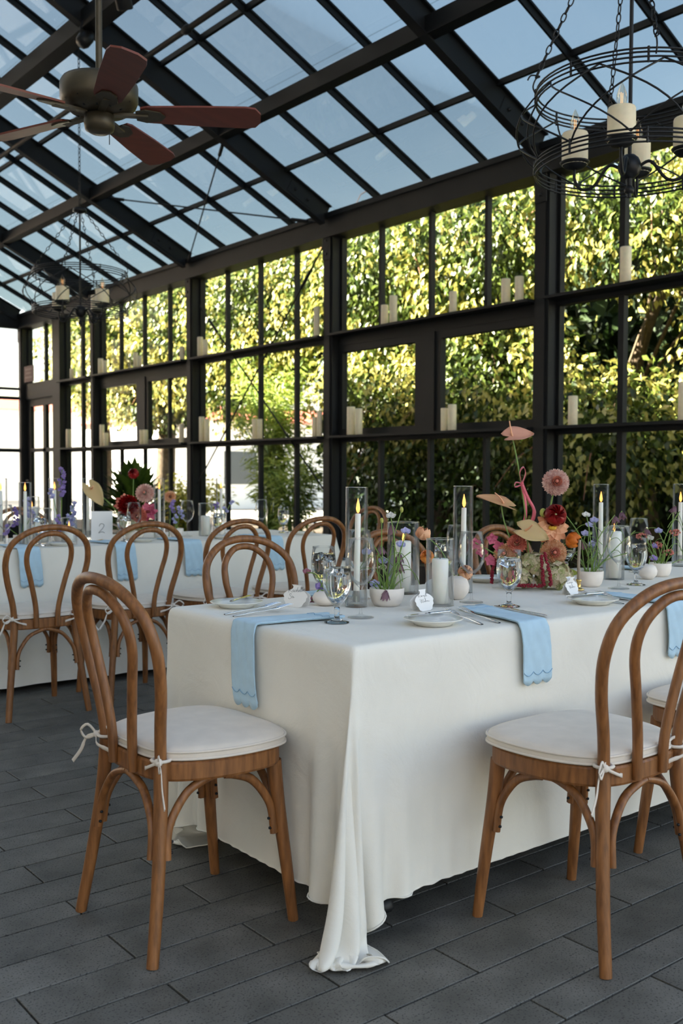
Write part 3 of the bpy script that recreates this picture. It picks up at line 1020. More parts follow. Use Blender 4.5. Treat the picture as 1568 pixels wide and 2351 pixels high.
# ------------------------------------------------------------------ tables and cloths
T = .735
X0, Y0, Y1 = 1.516, 1.849, 2.757
XEND = 5.3
M['tableleg'] = mat('black table leg', lin(30, 30, 32), .5)
def table(label, x0, x1, y0, y1, h):
    t = thing('banquet_table', label, 'table', ((x0 + x1) / 2, (y0 + y1) / 2, 0))
    w_, d_ = (x1 - x0) / 2, (y1 - y0) / 2
    MB().box(-w_ + .012, w_ - .012, -d_ + .012, d_ - .012, h - .045, h - .012).build('tabletop', M['wood'], t)
    for sx in (-1, 1):
        for sy in (-1, 1):
            lg = MB().tube([(sx * (w_ - .2), sy * (d_ - .12), h - .035), (sx * (w_ - .2), sy * (d_ - .12), .02)], .016, 8).build('leg', M['tableleg'], t)
            MB().lathe([(.001, 0), (.03, 0), (.032, .012), (.02, .035), (.001, .036)], 10, c=(sx * (w_ - .2), sy * (d_ - .12), 0)).build('foot', M['tableleg'], lg)
        MB().tube([(sx * (w_ - .2), -d_ + .12, .18), (sx * (w_ - .2), d_ - .12, .18)], .012, 8).build('stretcher', M['tableleg'], t)
    return t
table('long banquet table hidden under the nearest ivory cloth', X0, XEND, Y0, Y1, T)

def drape():
    """ivory cloth let fall over the near end of the table: a small position based cloth solve"""
    h = .0227
    n_ov = 26
    ov = h * n_ov
    xs = X0 - ov + h * np.arange(int((3.62 - X0 + ov) / h))
    ysv = Y0 - ov + h * np.arange(int(round((Y1 - Y0) / h)) + 2 * n_ov + 1)
    nx, ny = len(xs), len(ysv)
    p = np.zeros((nx, ny, 3))
    p[..., 0] = xs[:, None]
    p[..., 1] = ysv[None, :]
    p[..., 2] = T
    r_ = np.random.default_rng(3)
    top = (p[..., 0] >= X0 - .001) & (p[..., 1] >= Y0 - .001) & (p[..., 1] <= Y1 + .003)
    w = np.where(top, 0.0, 1.0)[..., None]
    ph = r_.uniform(0, 6.28, 6)
    sx = sum(np.sin(p[..., 0] * f + a) for f, a in zip((7, 13, 19), ph[:3]))
    sy = sum(np.sin(p[..., 1] * f + a) for f, a in zip((8, 14, 21), ph[3:]))
    p[..., 2] += w[..., 0] * .008 * (sx + sy)
    cons = []
    def edges(di, dj, stiff, step=1):
        L = h * math.hypot(di, dj)
        I, J = np.meshgrid(np.arange(nx - abs(di)), np.arange(ny - abs(dj)), indexing='ij')
        for par in (0, 1):
            sel = ((I if di else J) // step) % 2 == par
            i, j = I[sel], J[sel]
            if dj < 0:
                a, b = i * ny + (j - dj), (i + di) * ny + j
            else:
                a, b = i * ny + j, (i + di) * ny + (j + dj)
            W0, W1 = w.reshape(-1, 1)[a], w.reshape(-1, 1)[b]
            k = ((W0 + W1) > 0)[:, 0]
            a, b, W0, W1 = a[k], b[k], W0[k], W1[k]
            cons.append((a, b, stiff * W0 / (W0 + W1), stiff * W1 / (W0 + W1), L))
    edges(1, 0, 1.0)
    edges(0, 1, 1.0)
    edges(1, 1, .06)
    edges(1, -1, .06)
    edges(2, 0, .012, 2)
    edges(0, 2, .012, 2)
    P_ = p.reshape(-1, 3).copy()
    V_ = np.zeros_like(P_)
    free = (w.reshape(-1) > 0)
    fr3 = free[:, None].astype(float)
    ear = ((xs[:, None] < X0) & (ysv[None, :] < Y0)).reshape(-1)
    ear2 = ((xs[:, None] < X0) & (ysv[None, :] > Y1)).reshape(-1)
    dt = 1 / 250
    steps = 850
    for st in range(steps):
        V_[:, 2] -= 9.8 * dt
        if 120 < st < 560:
            V_[ear, 0] -= 2.2 * dt
            V_[ear, 1] -= .3 * dt
            V_[ear2, 0] += 2.0 * dt
            V_[ear2, 1] -= 1.0 * dt
        if st > 120:      # the corner gathers into a pleat
            cc = (P_[ear, 0] - X0) - (P_[ear, 1] - Y0)
            V_[ear, 0] -= 5 * cc * dt
            V_[ear, 1] += 5 * cc * dt
        V_ *= .992 if st < 600 else .97
        prev = P_.copy()
        P_ += V_ * fr3 * dt
        for a, b, w0, w1, L in cons:
            d = P_[b] - P_[a]
            d *= 1 - L / np.sqrt(np.einsum('ij,ij->i', d, d) + 1e-12)[:, None]
            P_[a] += w0 * d
            P_[b] -= w1 * d
        ins = np.nonzero(free & (P_[:, 2] < T - .001) & (P_[:, 2] > .30) & (P_[:, 0] > X0 - .006) & (P_[:, 1] > Y0 - .006) & (P_[:, 1] < Y1 + .006))[0]
        if len(ins):
            q_ = P_[ins]
            dx, dy0, dy1 = q_[:, 0] - (X0 - .006), q_[:, 1] - (Y0 - .006), (Y1 + .006) - q_[:, 1]
            m_ = np.minimum(np.minimum(dx, dy0), dy1)
            q_[:, 0] = np.where(m_ == dx, X0 - .006, q_[:, 0])
            q_[:, 1] = np.where((m_ == dy0) & (m_ != dx), Y0 - .006, q_[:, 1])
            q_[:, 1] = np.where((m_ == dy1) & (m_ != dx) & (m_ != dy0), Y1 + .006, q_[:, 1])
            P_[ins] = q_
        # the chair at the short end holds the cloth back
        ch = free & (P_[:, 2] < .53) & (np.abs(P_[:, 1] - 2.253) < .25) & (P_[:, 0] < 1.509)
        P_[ch, 0] = 1.509
        P_[:, 2] = np.maximum(P_[:, 2], .005)
        V_ = (P_ - prev) / dt
        V_[P_[:, 2] < .007] *= .7
    p = P_.reshape(nx, ny, 3)
    # carry the side profile on to the far end of the table
    ext = []
    for x in np.linspace(3.9, XEND + .02, 6):
        c = p[-6].copy()
        c[:, 0] = x
        ext.append(c)
    p = np.concatenate([p[:-5], np.array(ext)], 0)
    mb = MB()
    mb.sheet([[tuple(q_) for q_ in row] for row in p.tolist()], True)
    n2 = p.shape[0]
    hem = [p[n2 - 1 - i, 0] for i in range(n2)] + [p[0, j] for j in range(1, p.shape[1])] + [p[i, -1] for i in range(1, n2)]
    return mb, MB().tube(smoothpath([tuple(q_) for q_ in hem], 2), .0022, 5)
import time as _time
_t0 = _time.time()
cl, hem = drape()
cl = cl.build('tablecloth', M['cloth'])
hem.build('hem', M['cloth'], cl)
print('drape', _time.time() - _t0)
md = cl.modifiers.new('smooth', 'SUBSURF')
md.levels = 1
md.render_levels = 1
tag(cl, 'ivory linen cloth with a corner trailing on the floor in front', 'tablecloth')

# back table
BX0, BX1, BY0, BY1, BT = 1.35, 4.10, 5.20, 6.11, .745
table('banquet table under the floor length cloth in the back row', BX0, BX1, BY0, BY1, BT)
def skirt_cloth(x0, x1, y0, y1, h, hem, flare):
    per = []
    n1, n2 = 70, 24
    for k in range(n1):
        per.append((x0 + (x1 - x0) * k / n1, y0, 0, -1))
    for k in range(n2):
        per.append((x1, y0 + (y1 - y0) * k / n2, 1, 0))
    for k in range(n1):
        per.append((x1 - (x1 - x0) * k / n1, y1, 0, 1))
    for k in range(n2):
        per.append((x0, y1 - (y1 - y0) * k / n2, -1, 0))
    rows = []
    for t_ in np.linspace(0, 1, 12):
        row = []
        for i, (x, y, nx_, ny_) in enumerate(per):
            fold = math.sin(i * .55) * .5 + math.sin(i * .23 + 1) * .5 + math.sin(i * .9 + 2) * .3
            corner = max(math.exp(-min(abs(x - cx_) + abs(y - cy_) for cx_ in (x0, x1) for cy_ in (y0, y1)) / .12), 0)
            d = t_ * (flare + .018 * fold) + .006
            dd = d + corner * t_ * .10
            cxn, cyn = nx_, ny_
            if corner > .5:
                cxn, cyn = (1 if x > (x0 + x1) / 2 else -1) * .7, (1 if y > (y0 + y1) / 2 else -1) * .7
            row.append((x + cxn * dd, y + cyn * dd, h - (h - hem) * t_ + (.006 if t_ == 0 else 0)))
        rows.append(row)
    mb = MB().sheet(rows, True, True)
    mb.add([(x0, y0, h + .006), (x1, y0, h + .006), (x1, y1, h + .006), (x0, y1, h + .006)], [(0, 1, 2, 3)])
    return mb
cl2 = skirt_cloth(BX0, BX1, BY0, BY1, BT - .006, .035, .10).build('tablecloth', M['cloth'])
tag(cl2, 'floor length ivory cloth on the table behind the row of chairs', 'tablecloth')

# ------------------------------------------------------------------ ceiling fan, chandeliers, spotlight, sign
M['fanmetal'] = mat('aged bronze', lin(74, 66, 52), .45, .5, var=.25, vscale=14)
M['blade'] = mat('red brown fan blade', lin(112, 52, 38), .5, var=.15, vscale=4, stretch=(1, 8, 1))
M['bladetop'] = mat('pale blade face', lin(176, 160, 110), .55)
fan = thing('ceiling_fan', 'bronze ceiling fan with five red brown blades on a long rod', 'ceiling fan', (1.83, 3.893, 2.63), 0)
MB().tube([(0, 0, .13), (0, 0, zg(1.83) - 2.63 - .03)], .014, 10).build('downrod', M['fanmetal'], fan)
MB().lathe([(.001, 1.62), (.05, 1.6), (.06, 1.55), (.001, 1.5)], 16, c=(0, 0, zg(1.83) - 2.63 - 1.64)).build('canopy', M['fanmetal'], fan)
MB().lathe([(.001, .16), (.05, .155), (.10, .14), (.150, .125), (.158, .11), (.158, .05), (.150, .03), (.12, .005), (.07, -.005), (.001, -.005)], 28).build('motor_housing', M['fanmetal'], fan)
for k in range(24):
    a = 2 * math.pi * k / 24
    MB().bar((math.cos(a) * .10, math.sin(a) * .10, .0), (math.cos(a) * .148, math.sin(a) * .148, .032), .006, .006).build('vent_fin', M['iron'], fan) if k % 2 == 0 else None
MB().lathe([(.001, -.085), (.035, -.083), (.058, -.07), (.063, -.045), (.06, -.01), (.001, -.004)], 20).build('switch_housing', M['fanmetal'], fan)
MB().tube([(.03, -.03, -.08), (.03, -.03, -.13)], .002, 5).build('pull_chain', M['iron'], fan)
def blade_poly():
    return [(.17, -.045), (.20, -.056), (.40, -.068), (.60, -.074), (.64, -.066), (.662, -.03), (.662, .03), (.64, .066), (.60, .074), (.40, .068), (.20, .056), (.17, .045)]
for k in range(5):
    a = R(38 + 72 * k)
    m_ = Matrix.Rotation(a, 4, 'Z') @ Matrix.Rotation(R(-13), 4, 'X')
    bl = MB().prism(blade_poly(), -.004, .004, m_).build('blade', M['blade'], fan)
    arm = MB()
    arm.bar(m_ @ Vector((.06, 0, -.006)), m_ @ Vector((.20, 0, -.010)), .03, .012)
    arm.prism([(.15, -.03), (.19, -.045), (.25, -.03), (.27, 0), (.25, .03), (.19, .045), (.15, .03)], -.011, -.005, m_)
    arm.build('blade_arm', M['fanmetal'], fan)

def chandelier(label, loc, chain_h, group):
    t = thing('candle_chandelier', label, 'chandelier', loc, 0, group)      # loc: foot of the centre post
    ir = M['iron']
    zl, zu = .135, .445
    def ring(z, r_, name):
        p = sub(name, t, (0, 0, 0))
        for dz, dr in ((-.025, 0), (-.008, .006), (.010, .006), (.027, 0)):
            MB().tube([((r_ + dr) * math.cos(u), (r_ + dr) * math.sin(u), z + dz) for u in np.linspace(0, 2 * math.pi, 56, endpoint=False)], .0042, 6, True).build('ring_wire', ir, p)
        for u in np.linspace(0, 2 * math.pi, 8, endpoint=False):
            MB().tube([((r_ + .004) * math.cos(u), (r_ + .004) * math.sin(u), z - .03), ((r_ + .004) * math.cos(u), (r_ + .004) * math.sin(u), z + .032)], .005, 6).build('tie', ir, p)
    ring(zl, .400, 'lower_ring')
    ring(zu, .398, 'upper_ring')
    n = 10
    for k in range(n):
        for sgn in (1, -1):
            a0 = 2 * math.pi * k / n
            da = sgn * 2 * math.pi / n * 1.5
            pts = []
            for u in np.linspace(0, 1, 12):
                a = a0 + da * u
                r_ = .398 + .085 * math.sin(math.pi * u)
                pts.append((r_ * math.cos(a), r_ * math.sin(a), zl + .02 + (zu - zl - .03) * u))
            MB().tube(pts, .004, 6).build('lattice_wire', ir, t)
    zc = .132
    MB().ell((0, 0, zc), .05, .05, .055, 14).build('hub', ir, t)
    MB().tube([(0, 0, 0), (0, 0, zc - .05)], [.010, .013], 8).lathe([(.001, .012), (.02, .02), (.022, .035), (.012, .05)], 12).build('finial', ir, t)
    MB().tube([(0, 0, zc + .05), (0, 0, chain_h)], .0085, 8).build('rod', ir, t)
    fw = Vector((.6246, .781, 0))
    rt = Vector((.781, -.6246, 0))
    for d in (rt, -rt, fw, -fw):
        d = (Matrix.Rotation(-.42, 3, 'Z') @ d)
        e = d * .235
        arm = MB().tube(smoothpath([d * .045 + Vector((0, 0, zc)), d * .09 + Vector((0, 0, zc + .012)), d * .15 + Vector((0, 0, zc - .065)), d * .205 + Vector((0, 0, zc - .075)), e + Vector((0, 0, zc - .03)), e + Vector((0, 0, zc + .015))], 5), .007, 8).build('arm', ir, t)
        c_ = e + Vector((0, 0, zc + .012))
        MB().lathe([(.001, 0), (.04, .008), (.062, .03), (.066, .036), (.058, .034), (.001, .012)], 18, c=c_).build('drip_cup', ir, arm)
        MB().lathe([(.001, .022), (.055, .022), (.057, .03), (.057, .155), (.054, .162), (.03, .160), (.001, .158)], 20, c=c_).build('candle_sleeve', M['wax'], arm)
        b_ = MB().lathe([(.012, .160), (.016, .172), (.0225, .192), (.0215, .215), (.013, .240), (.005, .258), (.001, .266)], 12, c=c_).build('bulb', M['bulb'], arm)
        MB().tube([c_ + Vector((-.005, 0, .17)), c_ + Vector((-.006, 0, .222))], .0012, 5).tube([c_ + Vector((.005, 0, .17)), c_ + Vector((.006, 0, .222))], .0012, 5).build('filament', M['filament'], arm)
    MB().lathe([(.001, .03), (.055, .025), (.06, .0), (.02, -.015), (.001, -.02)], 16, c=(0, 0, chain_h)).build('canopy', ir, t)
    # chains with real links
    lk = MB().tube([(.010 * math.cos(u) if True else 0, 0, .021 * math.sin(u)) for u in np.linspace(0, 2 * math.pi, 12, endpoint=False)], .0032, 5, True).mesh('link')
    lk.materials.append(ir)
    def chain(a, b_, parent):
        a, b_ = Vector(a), Vector(b_)
        d = b_ - a
        n_ = max(2, int(d.length / .036))
        q_ = d.to_track_quat('Z', 'Y')
        p = sub('chain', parent)
        for i in range(n_):
            o = bpy.data.objects.new('link', lk)
            C.objects.link(o)
            o.parent = p
            o.location = a.lerp(b_, (i + .5) / n_)
            o.rotation_mode = 'QUATERNION'
            o.rotation_quaternion = q_ @ Euler((0, 0, H90 * (i % 2) + .3)).to_quaternion()
    for k in range(4):
        a = R(38 + 90 * k + 11)
        foot = Vector((.405 * math.cos(a), .405 * math.sin(a), zu + .03))
        top = Vector((.05 * math.cos(a), .05 * math.sin(a), chain_h - .01))
        out = Vector((math.cos(a), math.sin(a), 0))
        MB().tube(smoothpath([foot + Vector((0, 0, -.03)), foot + out * .012, foot + Vector((0, 0, .035)), foot - out * .018 + Vector((0, 0, .045)), foot + out * .02 + Vector((0, 0, .05)), foot + out * .035 + Vector((0, 0, .03))], 4), .0035, 6).build('hook', ir, t)
        chain(foot + Vector((0, 0, .04)), top, t)
    if zg(3.7) - .2 > loc[2] + chain_h + .1:
        chain((0, 0, chain_h + .03), (0, 0, zg(3.7) - .2 - loc[2]), t)
    return t
GC = 'iron candle chandeliers under the ridge'
chandelier('iron basket chandelier with candle bulbs hanging close overhead', (3.7, 2.645, 2.345), 1.30, GC)
chandelier('small looking iron chandelier hanging far off below the fan', (3.7, 8.27, 2.42), .99, GC)

sp = thing('spotlight', 'dark cylinder spotlight fixed near the ridge', 'spotlight', (3.32, 6.6, 4.36), 0)
m_ = Matrix.Rotation(R(-22), 4, 'Y') @ Matrix.Rotation(R(14), 4, 'X')
MB().lathe([(.001, .06), (.050, .06), (.058, .07), (.058, .40), (.05, .41), (.001, .41)], 18, m_).build('housing', M['steel'], sp)
MB().tube([m_ @ Vector((0, 0, .40)), (0.05, 0, .58)], .012, 8).build('bracket', M['steel'], sp)
sp2 = thing('spotlight', 'round dark lamp housing beside the far chandelier chain', 'spotlight', (3.62, 8.05, 4.74), 0)
MB().lathe([(.001, .0), (.045, .0), (.062, .03), (.065, .10), (.04, .15), (.001, .16)], 16, Matrix.Rotation(R(35), 4, 'Y')).build('housing', M['iron'], sp2)
MB().tube([(0, 0, .1), (.03, 0, .24)], .014, 8).build('bracket', M['iron'], sp2)

sg = thing('notice_sign', 'dark red notice board above the far door', 'sign', (6.27, 16.02, 2.63), 0)
M['signred'] = mat('dark red board', lin(74, 38, 36), .7)
M['signtext'] = mat('pale sign lettering', lin(104, 78, 72), .7)
MB().box(-.008, .008, -.19, .19, 0, .26).build('board', M['signred'], sg)
for i, (z, w_) in enumerate(((.19, .26), (.13, .22), (.06, .28))):
    MB().box(-.0105, -.008, -w_ / 2, w_ / 2, z, z + .028).build('lettering', M['signtext'], sg)

# ------------------------------------------------------------------ pillar candles on the ledges
UP = [(4.493, .261, .042, 'tall ivory pillar candle alone on the upper ledge below the near chandelier'), (7.181, .184, .035, 'shorter of two pillar candles on the upper ledge over the sash window'), (7.058, .255, .037, 'taller of two pillar candles on the upper ledge over the sash window'), (6.274, .184, .034, 'single short pillar candle midway on the upper ledge over the sash window'), (5.662, .203, .038, 'pillar candle one step from the wide post on the upper sash ledge'), (5.516, .2, .037, 'pillar candle closest to the wide post on the upper sash ledge'),
      (10.564, .235, .034, 'taller pillar candle at the far end of the upper ledge by the rods'), (10.443, .191, .031, 'shorter pillar candle at the far end of the upper ledge by the rods'), (8.24, .30, .031, 'pillar candle half hidden behind the post at the upper rod bay ledge'),
      (13.312, .216, .036, 'taller candle at the far corner of the distant upper ledge'), (13.175, .177, .034, 'shorter candle at the far corner of the distant upper ledge'), (12.243, .202, .032, 'taller candle of the pair midway on the distant upper ledge'), (12.13, .149, .032, 'shorter candle of the pair midway on the distant upper ledge'), (11.0, .16, .032, 'candle tucked against the post on the distant upper ledge'), (14.299, .149, .029, 'small candle on the upper ledge of the narrow window')]
LO = [(4.959, .225, .037, 'ivory pillar candle alone on the lower ledge right of the wide post'), (3.997, .267, .037, 'pillar candle on the lower ledge cut by the picture edge'), (7.677, .278, .041, 'taller of two candles at the sash corner on the lower ledge'), (7.556, .254, .036, 'shorter of two candles at the sash corner on the lower ledge'), (6.372, .2, .031, 'shorter candle beside the stile on the lower sash ledge'), (6.274, .228, .038, 'taller candle beside the stile on the lower sash ledge'),
      (10.528, .299, .034, 'taller candle at the far end of the lower rod bay ledge'), (10.407, .27, .031, 'second candle at the far end of the lower rod bay ledge'), (9.383, .224, .029, 'far candle of the twin pair midway on the lower rod bay ledge'), (9.279, .221, .029, 'near candle of the twin pair midway on the lower rod bay ledge'), (8.27, .202, .027, 'short candle next to the post on the lower rod bay ledge'), (8.19, .258, .029, 'tall candle against the post on the lower rod bay ledge'),
      (13.283, .303, .034, 'tall candle at the far corner of the distant lower ledge'), (13.157, .184, .034, 'short candle at the far corner of the distant lower ledge'), (12.079, .19, .029, 'far candle of the pair on the distant lower sash ledge'), (11.968, .19, .029, 'near candle of the pair on the distant lower sash ledge'), (11.02, .227, .032, 'candle against the post on the distant lower ledge'), (14.444, .275, .036, 'candle on the lower ledge of the narrow window')]
def pillar(loc, h, r_, label, group, material='wax', lit=False, cat='candle'):
    t = thing('pillar_candle', label, cat, loc, random.random() * 6, group)
    e = r_ * .12
    w_ = MB().lathe([(.001, 0), (r_ - .002, 0), (r_, .003), (r_ * (1 + random.uniform(-.02, .02)), h * .5), (r_, h - e), (r_ - e * .6, h), (r_ * .75, h - .002), (r_ * .5, h - .007), (.001, h - .008)], 18).build('wax_body', M[material], t)
    MB().tube([(0, 0, h - .010), (.001, .001, h + .004)], .0012, 5).build('wick', M['wick'], t)
    if lit:
        flame(t, (0, 0, h - .002), .035)
    return t
def flame(parent, p, s_):
    f = MB().lathe([(.0008, 0), (.10 * s_, .12 * s_), (.145 * s_, .3 * s_), (.11 * s_, .58 * s_), (.045 * s_, .85 * s_), (.001, s_)], 10, c=p).build('flame', M['flame'], parent)
    MB().lathe([(.0008, .25 * s_), (.06 * s_, .35 * s_), (.05 * s_, .55 * s_), (.001, .72 * s_)], 8, c=p).build('flame_core', M['flamecore'], f)
for (y, h, r_, lb) in UP:
    pillar((6.255, y, 2.556), h, r_, lb, 'pillar candles along the upper ledges')
for (y, h, r_, lb) in LO:
    pillar((6.255, y, 1.531), h, r_, lb, 'pillar candles along the lower ledges')

# ------------------------------------------------------------------ glassware, china, cutlery
def goblet(loc, label, group, rot=0.0, full=.80):
    t = thing('water_goblet', label, 'goblet', loc, rot, group)
    outer = [(.0345, 0), (.0345, .0025), (.020, .006), (.008, .011), (.0065, .020), (.0085, .034), (.0075, .043), (.014, .052), (.026, .066), (.036, .086), (.0405, .108), (.0405, .130), (.0375, .158), (.0360, .178)]
    inner = [(.0350, .178), (.0365, .158), (.0393, .130), (.0393, .108), (.0348, .087), (.0245, .068), (.012, .056), (.001, .054)]
    MB().lathe([(.001, 0)] + outer[:7] + [(.004, .044), (.001, .044)], 26).build('stem', M['glass'], t)
    MB().lathe([(.0075, .0432)] + outer[7:] + inner, 26).build('bowl', M['thin'], t)
    zt = .054 + (.178 - .054) * full
    def rin(z):
        zs = [i[1] for i in inner[::-1]]
        rs = [i[0] for i in inner[::-1]]
        return float(np.interp(z, zs, rs))
    prof = [(.001, .0535)] + [(rin(z) + .0003, z) for z in np.linspace(.058, zt, 9)] + [(rin(zt) - .002, zt - .0006), (.001, zt - .0006)]
    wt = MB().lathe(prof, 24).build('water', M['water'], t)
    for k in range(3):
        a = random.random() * 6
        m4 = Matrix.Translation((math.cos(a) * .016, math.sin(a) * .016, zt - .010 - .004 * k)) @ Euler((random.random(), random.random(), a)).to_matrix().to_4x4()
        MB().box(-.010, .010, -.010, .010, -.008, .010, m4).build('ice_cube', M['ice'], wt)
    return t
def wine(loc, label, group):
    t = thing('wine_glass', label, 'wine glass', loc, 0, group)
    outer = [(.038, 0), (.038, .0018), (.020, .005), (.006, .009), (.0038, .018), (.0034, .075), (.0045, .086), (.014, .094), (.030, .110), (.0415, .134), (.0440, .155), (.0415, .185), (.0355, .228)]
    inner = [(.0348, .228), (.0407, .185), (.0432, .155), (.0407, .134), (.0292, .111), (.013, .096), (.001, .093)]
    MB().lathe([(.001, 0)] + outer + inner, 26).build('glass', M['thin'], t)
    MB().tube([(.0352 * math.cos(u), .0352 * math.sin(u), .228) for u in np.linspace(0, 2 * math.pi, 32, endpoint=False)], .0007, 5, True).build('rim', M['glass'], t)
    return t
def cylinder_glass(t, r_, h, base=.006, th=.0018):
    MB().lathe([(.001, 0), (r_, 0), (r_, h), (r_ - th * .5, h + .0008), (r_ - th, h), (r_ - th, base), (.001, base)], 28).build('glass', M['thin'], t)
    MB().tube([((r_ - th / 2) * math.cos(u), (r_ - th / 2) * math.sin(u), h) for u in np.linspace(0, 2 * math.pi, 32, endpoint=False)], .0011, 6, True).build('rim', M['glass'], t)
def taper_in_glass(loc, label, group, h=.372, lean=(0, 0), th=.288, r_=.035, lit=True):
    t = thing('taper_candle', label, 'candle', loc, 0, group)
    cylinder_glass(t, r_, h)
    MB().lathe([(.001, .0065), (.026, .0065), (.026, .010), (.014, .016), (.0125, .050), (.0105, .050), (.0105, .014), (.001, .014)], 18).build('holder', M['thin'], t)
    top = Vector((lean[0], lean[1], th))
    MB().tube([(0, 0, .015), Vector((0, 0, .015)).lerp(top, .5), top, top + Vector((0, 0, .002))], [.0103, .0096, .0088, .007], 12).build('wax_body', M['waxw'], t)
    MB().tube([top, top + Vector((.001, 0, .010))], .0011, 5).build('wick', M['wick'], t)
    if lit:
        flame(t, tuple(top + Vector((0, 0, .003))), .046)
    return t
def hurricane(loc, label, group, r_, h, cr, ch, lit):
    t = thing('hurricane_candle', label, 'candle', loc, 0, group)
    cylinder_glass(t, r_, h)
    MB().lathe([(.001, .0065), (cr - .001, .0065), (cr, .009), (cr, ch - .004), (cr - .004, ch), (cr * .5, ch - .004), (.001, ch - .005)], 20).build('wax_body', M['waxw'], t)
    MB().tube([(0, 0, ch - .008), (.0, .001, ch + .004)], .0012, 5).build('wick', M['wick'], t)
    if lit:
        flame(t, (0, 0, ch - .003), .034)
    return t
def plate(loc, label, group, material='china', r_=.082):
    t = MB().lathe([(.001, .004), (r_ * .55, .004), (r_ * .60, .0), (r_ * .64, .001), (r_ * .68, .006), (r_ * .98, .0165), (r_, .0175), (r_ * .985, .0190), (r_ * .70, .0105), (r_ * .62, .0075), (.001, .007)], 40).build('bread_plate', M[material], None, loc)
    return tag(t, label, 'plate', group)
def fork_mesh(L=.20):
    m_ = MB()
    st = [(0, .0105), (.02, .0115), (.06, .0085), (.105, .0052), (.118, .006), (.130, .014), (.140, .0225), (.150, .024)]
    zz = lambda x: .0015 + .020 * max(0, (x - .02) / .18) ** 1.6 + .004 * math.sin(min(1, x / .11) * math.pi)
    k = L / .20
    rows = [[(x * k, -w / 2, zz(x)), (x * k, 0, zz(x) + .0012), (x * k, w / 2, zz(x)), (x * k, 0, zz(x) - .0016)] for x, w in st]
    m_.sheet(rows, True, True)
    for j in range(4):
        y_ = -.0094 + .00627 * j
        m_.tube([(.150 * k, y_, zz(.150)), (.175 * k, y_, zz(.175) + .001), (.197 * k, y_ * .94, zz(.2) - .001)], [.0021, .0017, .0009], 6, flat=.9)
    return m_
def knife_mesh(L=.245):
    m_ = MB()
    k = L / .245
    st = [(0, .0100, .006), (.01, .0125, .0068), (.05, .0115, .0065), (.095, .0090, .0055), (.108, .0110, .0060), (.116, .0100, .0050)]
    m_.sheet([[(x * k, w / 2 * math.cos(u), .0045 + h / 2 * math.sin(u)) for u in np.linspace(0, 2 * math.pi, 10, endpoint=False)] for x, w, h in st], True, True)
    m_.add([(0, .005 * math.cos(u), .0045 + .003 * math.sin(u)) for u in np.linspace(0, 2 * math.pi, 10, endpoint=False)], [tuple(range(9, -1, -1))])
    poly = [(.114 * k, -.005), (.135 * k, -.0085), (.20 * k, -.0092), (.235 * k, -.006), (.245 * k, .002), (.235 * k, .0065), (.114 * k, .005)]
    m_.prism(poly, .0038, .0050)
    return m_
def lay(name, mesh, label, cat, p, q_, group, z=None, pitch=0.0, roll=0.0):
    """cutlery lying from handle end p towards q_"""
    d = Vector((q_[0] - p[0], q_[1] - p[1], 0))
    o = mesh.build(name, M['silver'])
    o.location = (p[0], p[1], T + .0008 if z is None else z)
    o.rotation_euler = Euler((roll, -pitch, math.atan2(d.y, d.x)))
    return tag(o, label, cat, group)

TT = T + .0008
goblet((1.723, 2.174, TT), 'full water goblet nearest the table corner', 'water goblets on the front table')
goblet((1.985, 2.575, TT), 'water goblet behind the corner goblet and in front of the far chair', 'water goblets on the front table')
goblet((2.361, 2.112, TT), 'water goblet in front of the hydrangea heads', 'water goblets on the front table')
goblet((3.21, 2.24, TT), 'water goblet behind the napkin near the picture edge', 'water goblets on the front table')
goblet((3.40, 2.72, TT), 'water goblet half hidden behind the orange poppy', 'water goblets on the front table', full=.3)
goblet((2.62, 2.66, TT), 'water goblet on the far side behind the bare pillar candle', 'water goblets on the front table')
wine((1.84, 2.211, TT), 'empty wine glass beside the corner goblet', 'wine glasses on the front table')
wine((2.113, 2.547, TT), 'empty wine glass behind the tall corner candle', 'wine glasses on the front table')
wine((2.344, 2.258, TT), 'empty wine glass in front of the magenta orchid', 'wine glasses on the front table')
wine((2.60, 2.575, TT), 'empty wine glass behind the orchid on the far side', 'wine glasses on the front table')
wine((3.055, 2.205, TT), 'empty wine glass beside the bowl of sweet peas', 'wine glasses on the front table')
wine((3.64, 2.53, TT), 'empty wine glass at the far end of the front table', 'wine glasses on the front table')
GT = 'tapers in tall glass cylinders on the front table'
taper_in_glass((1.981, 2.402, TT), 'lit taper in a tall glass cylinder nearest the corner', GT, lean=(.004, -.002))
taper_in_glass((2.519, 2.469, TT), 'lit taper in a tall glass cylinder left of the anthuriums', GT, lean=(-.006, -.010), th=.295)
taper_in_glass((3.567, 2.671, TT), 'lit taper in a tall cylinder against the sunlit leaves', GT, th=.292)
taper_in_glass((4.028, 2.581, TT), 'lit taper in a tall cylinder cut by the picture edge', GT)
GHu = 'pillar candles in short glass cylinders on the front table'
hurricane((2.335, 2.576, TT), 'lit white pillar in a wide glass behind the fritillaries', GHu, .056, .247, .0275, .182, True)
hurricane((2.211, 2.266, TT), 'unlit white pillar in a short glass behind the forks', GHu, .0445, .21, .0265, .148, False)
hurricane((3.312, 2.416, TT), 'white pillar in a short glass behind the wine glass and sweet peas', GHu, .042, .205, .030, .19, True)
GP = 'bread plates on the front table'
plate((1.679, 2.62, TT), 'white bread plate at the short end of the table', GP)
plate((1.912, 1.985, TT), 'white bread plate at the front edge near the corner', GP)
plate((2.629, 1.995, TT), 'white bread plate in front of the brass candlestick', GP)
plate((2.84, 2.66, TT), 'blue rimmed plate on the far side behind the orchid', GP, 'china')
plate((3.40, 2.60, TT), 'white plate on the far side behind the orange poppy', GP)
kn = lambda: knife_mesh(.165)
z_ = TT + .019
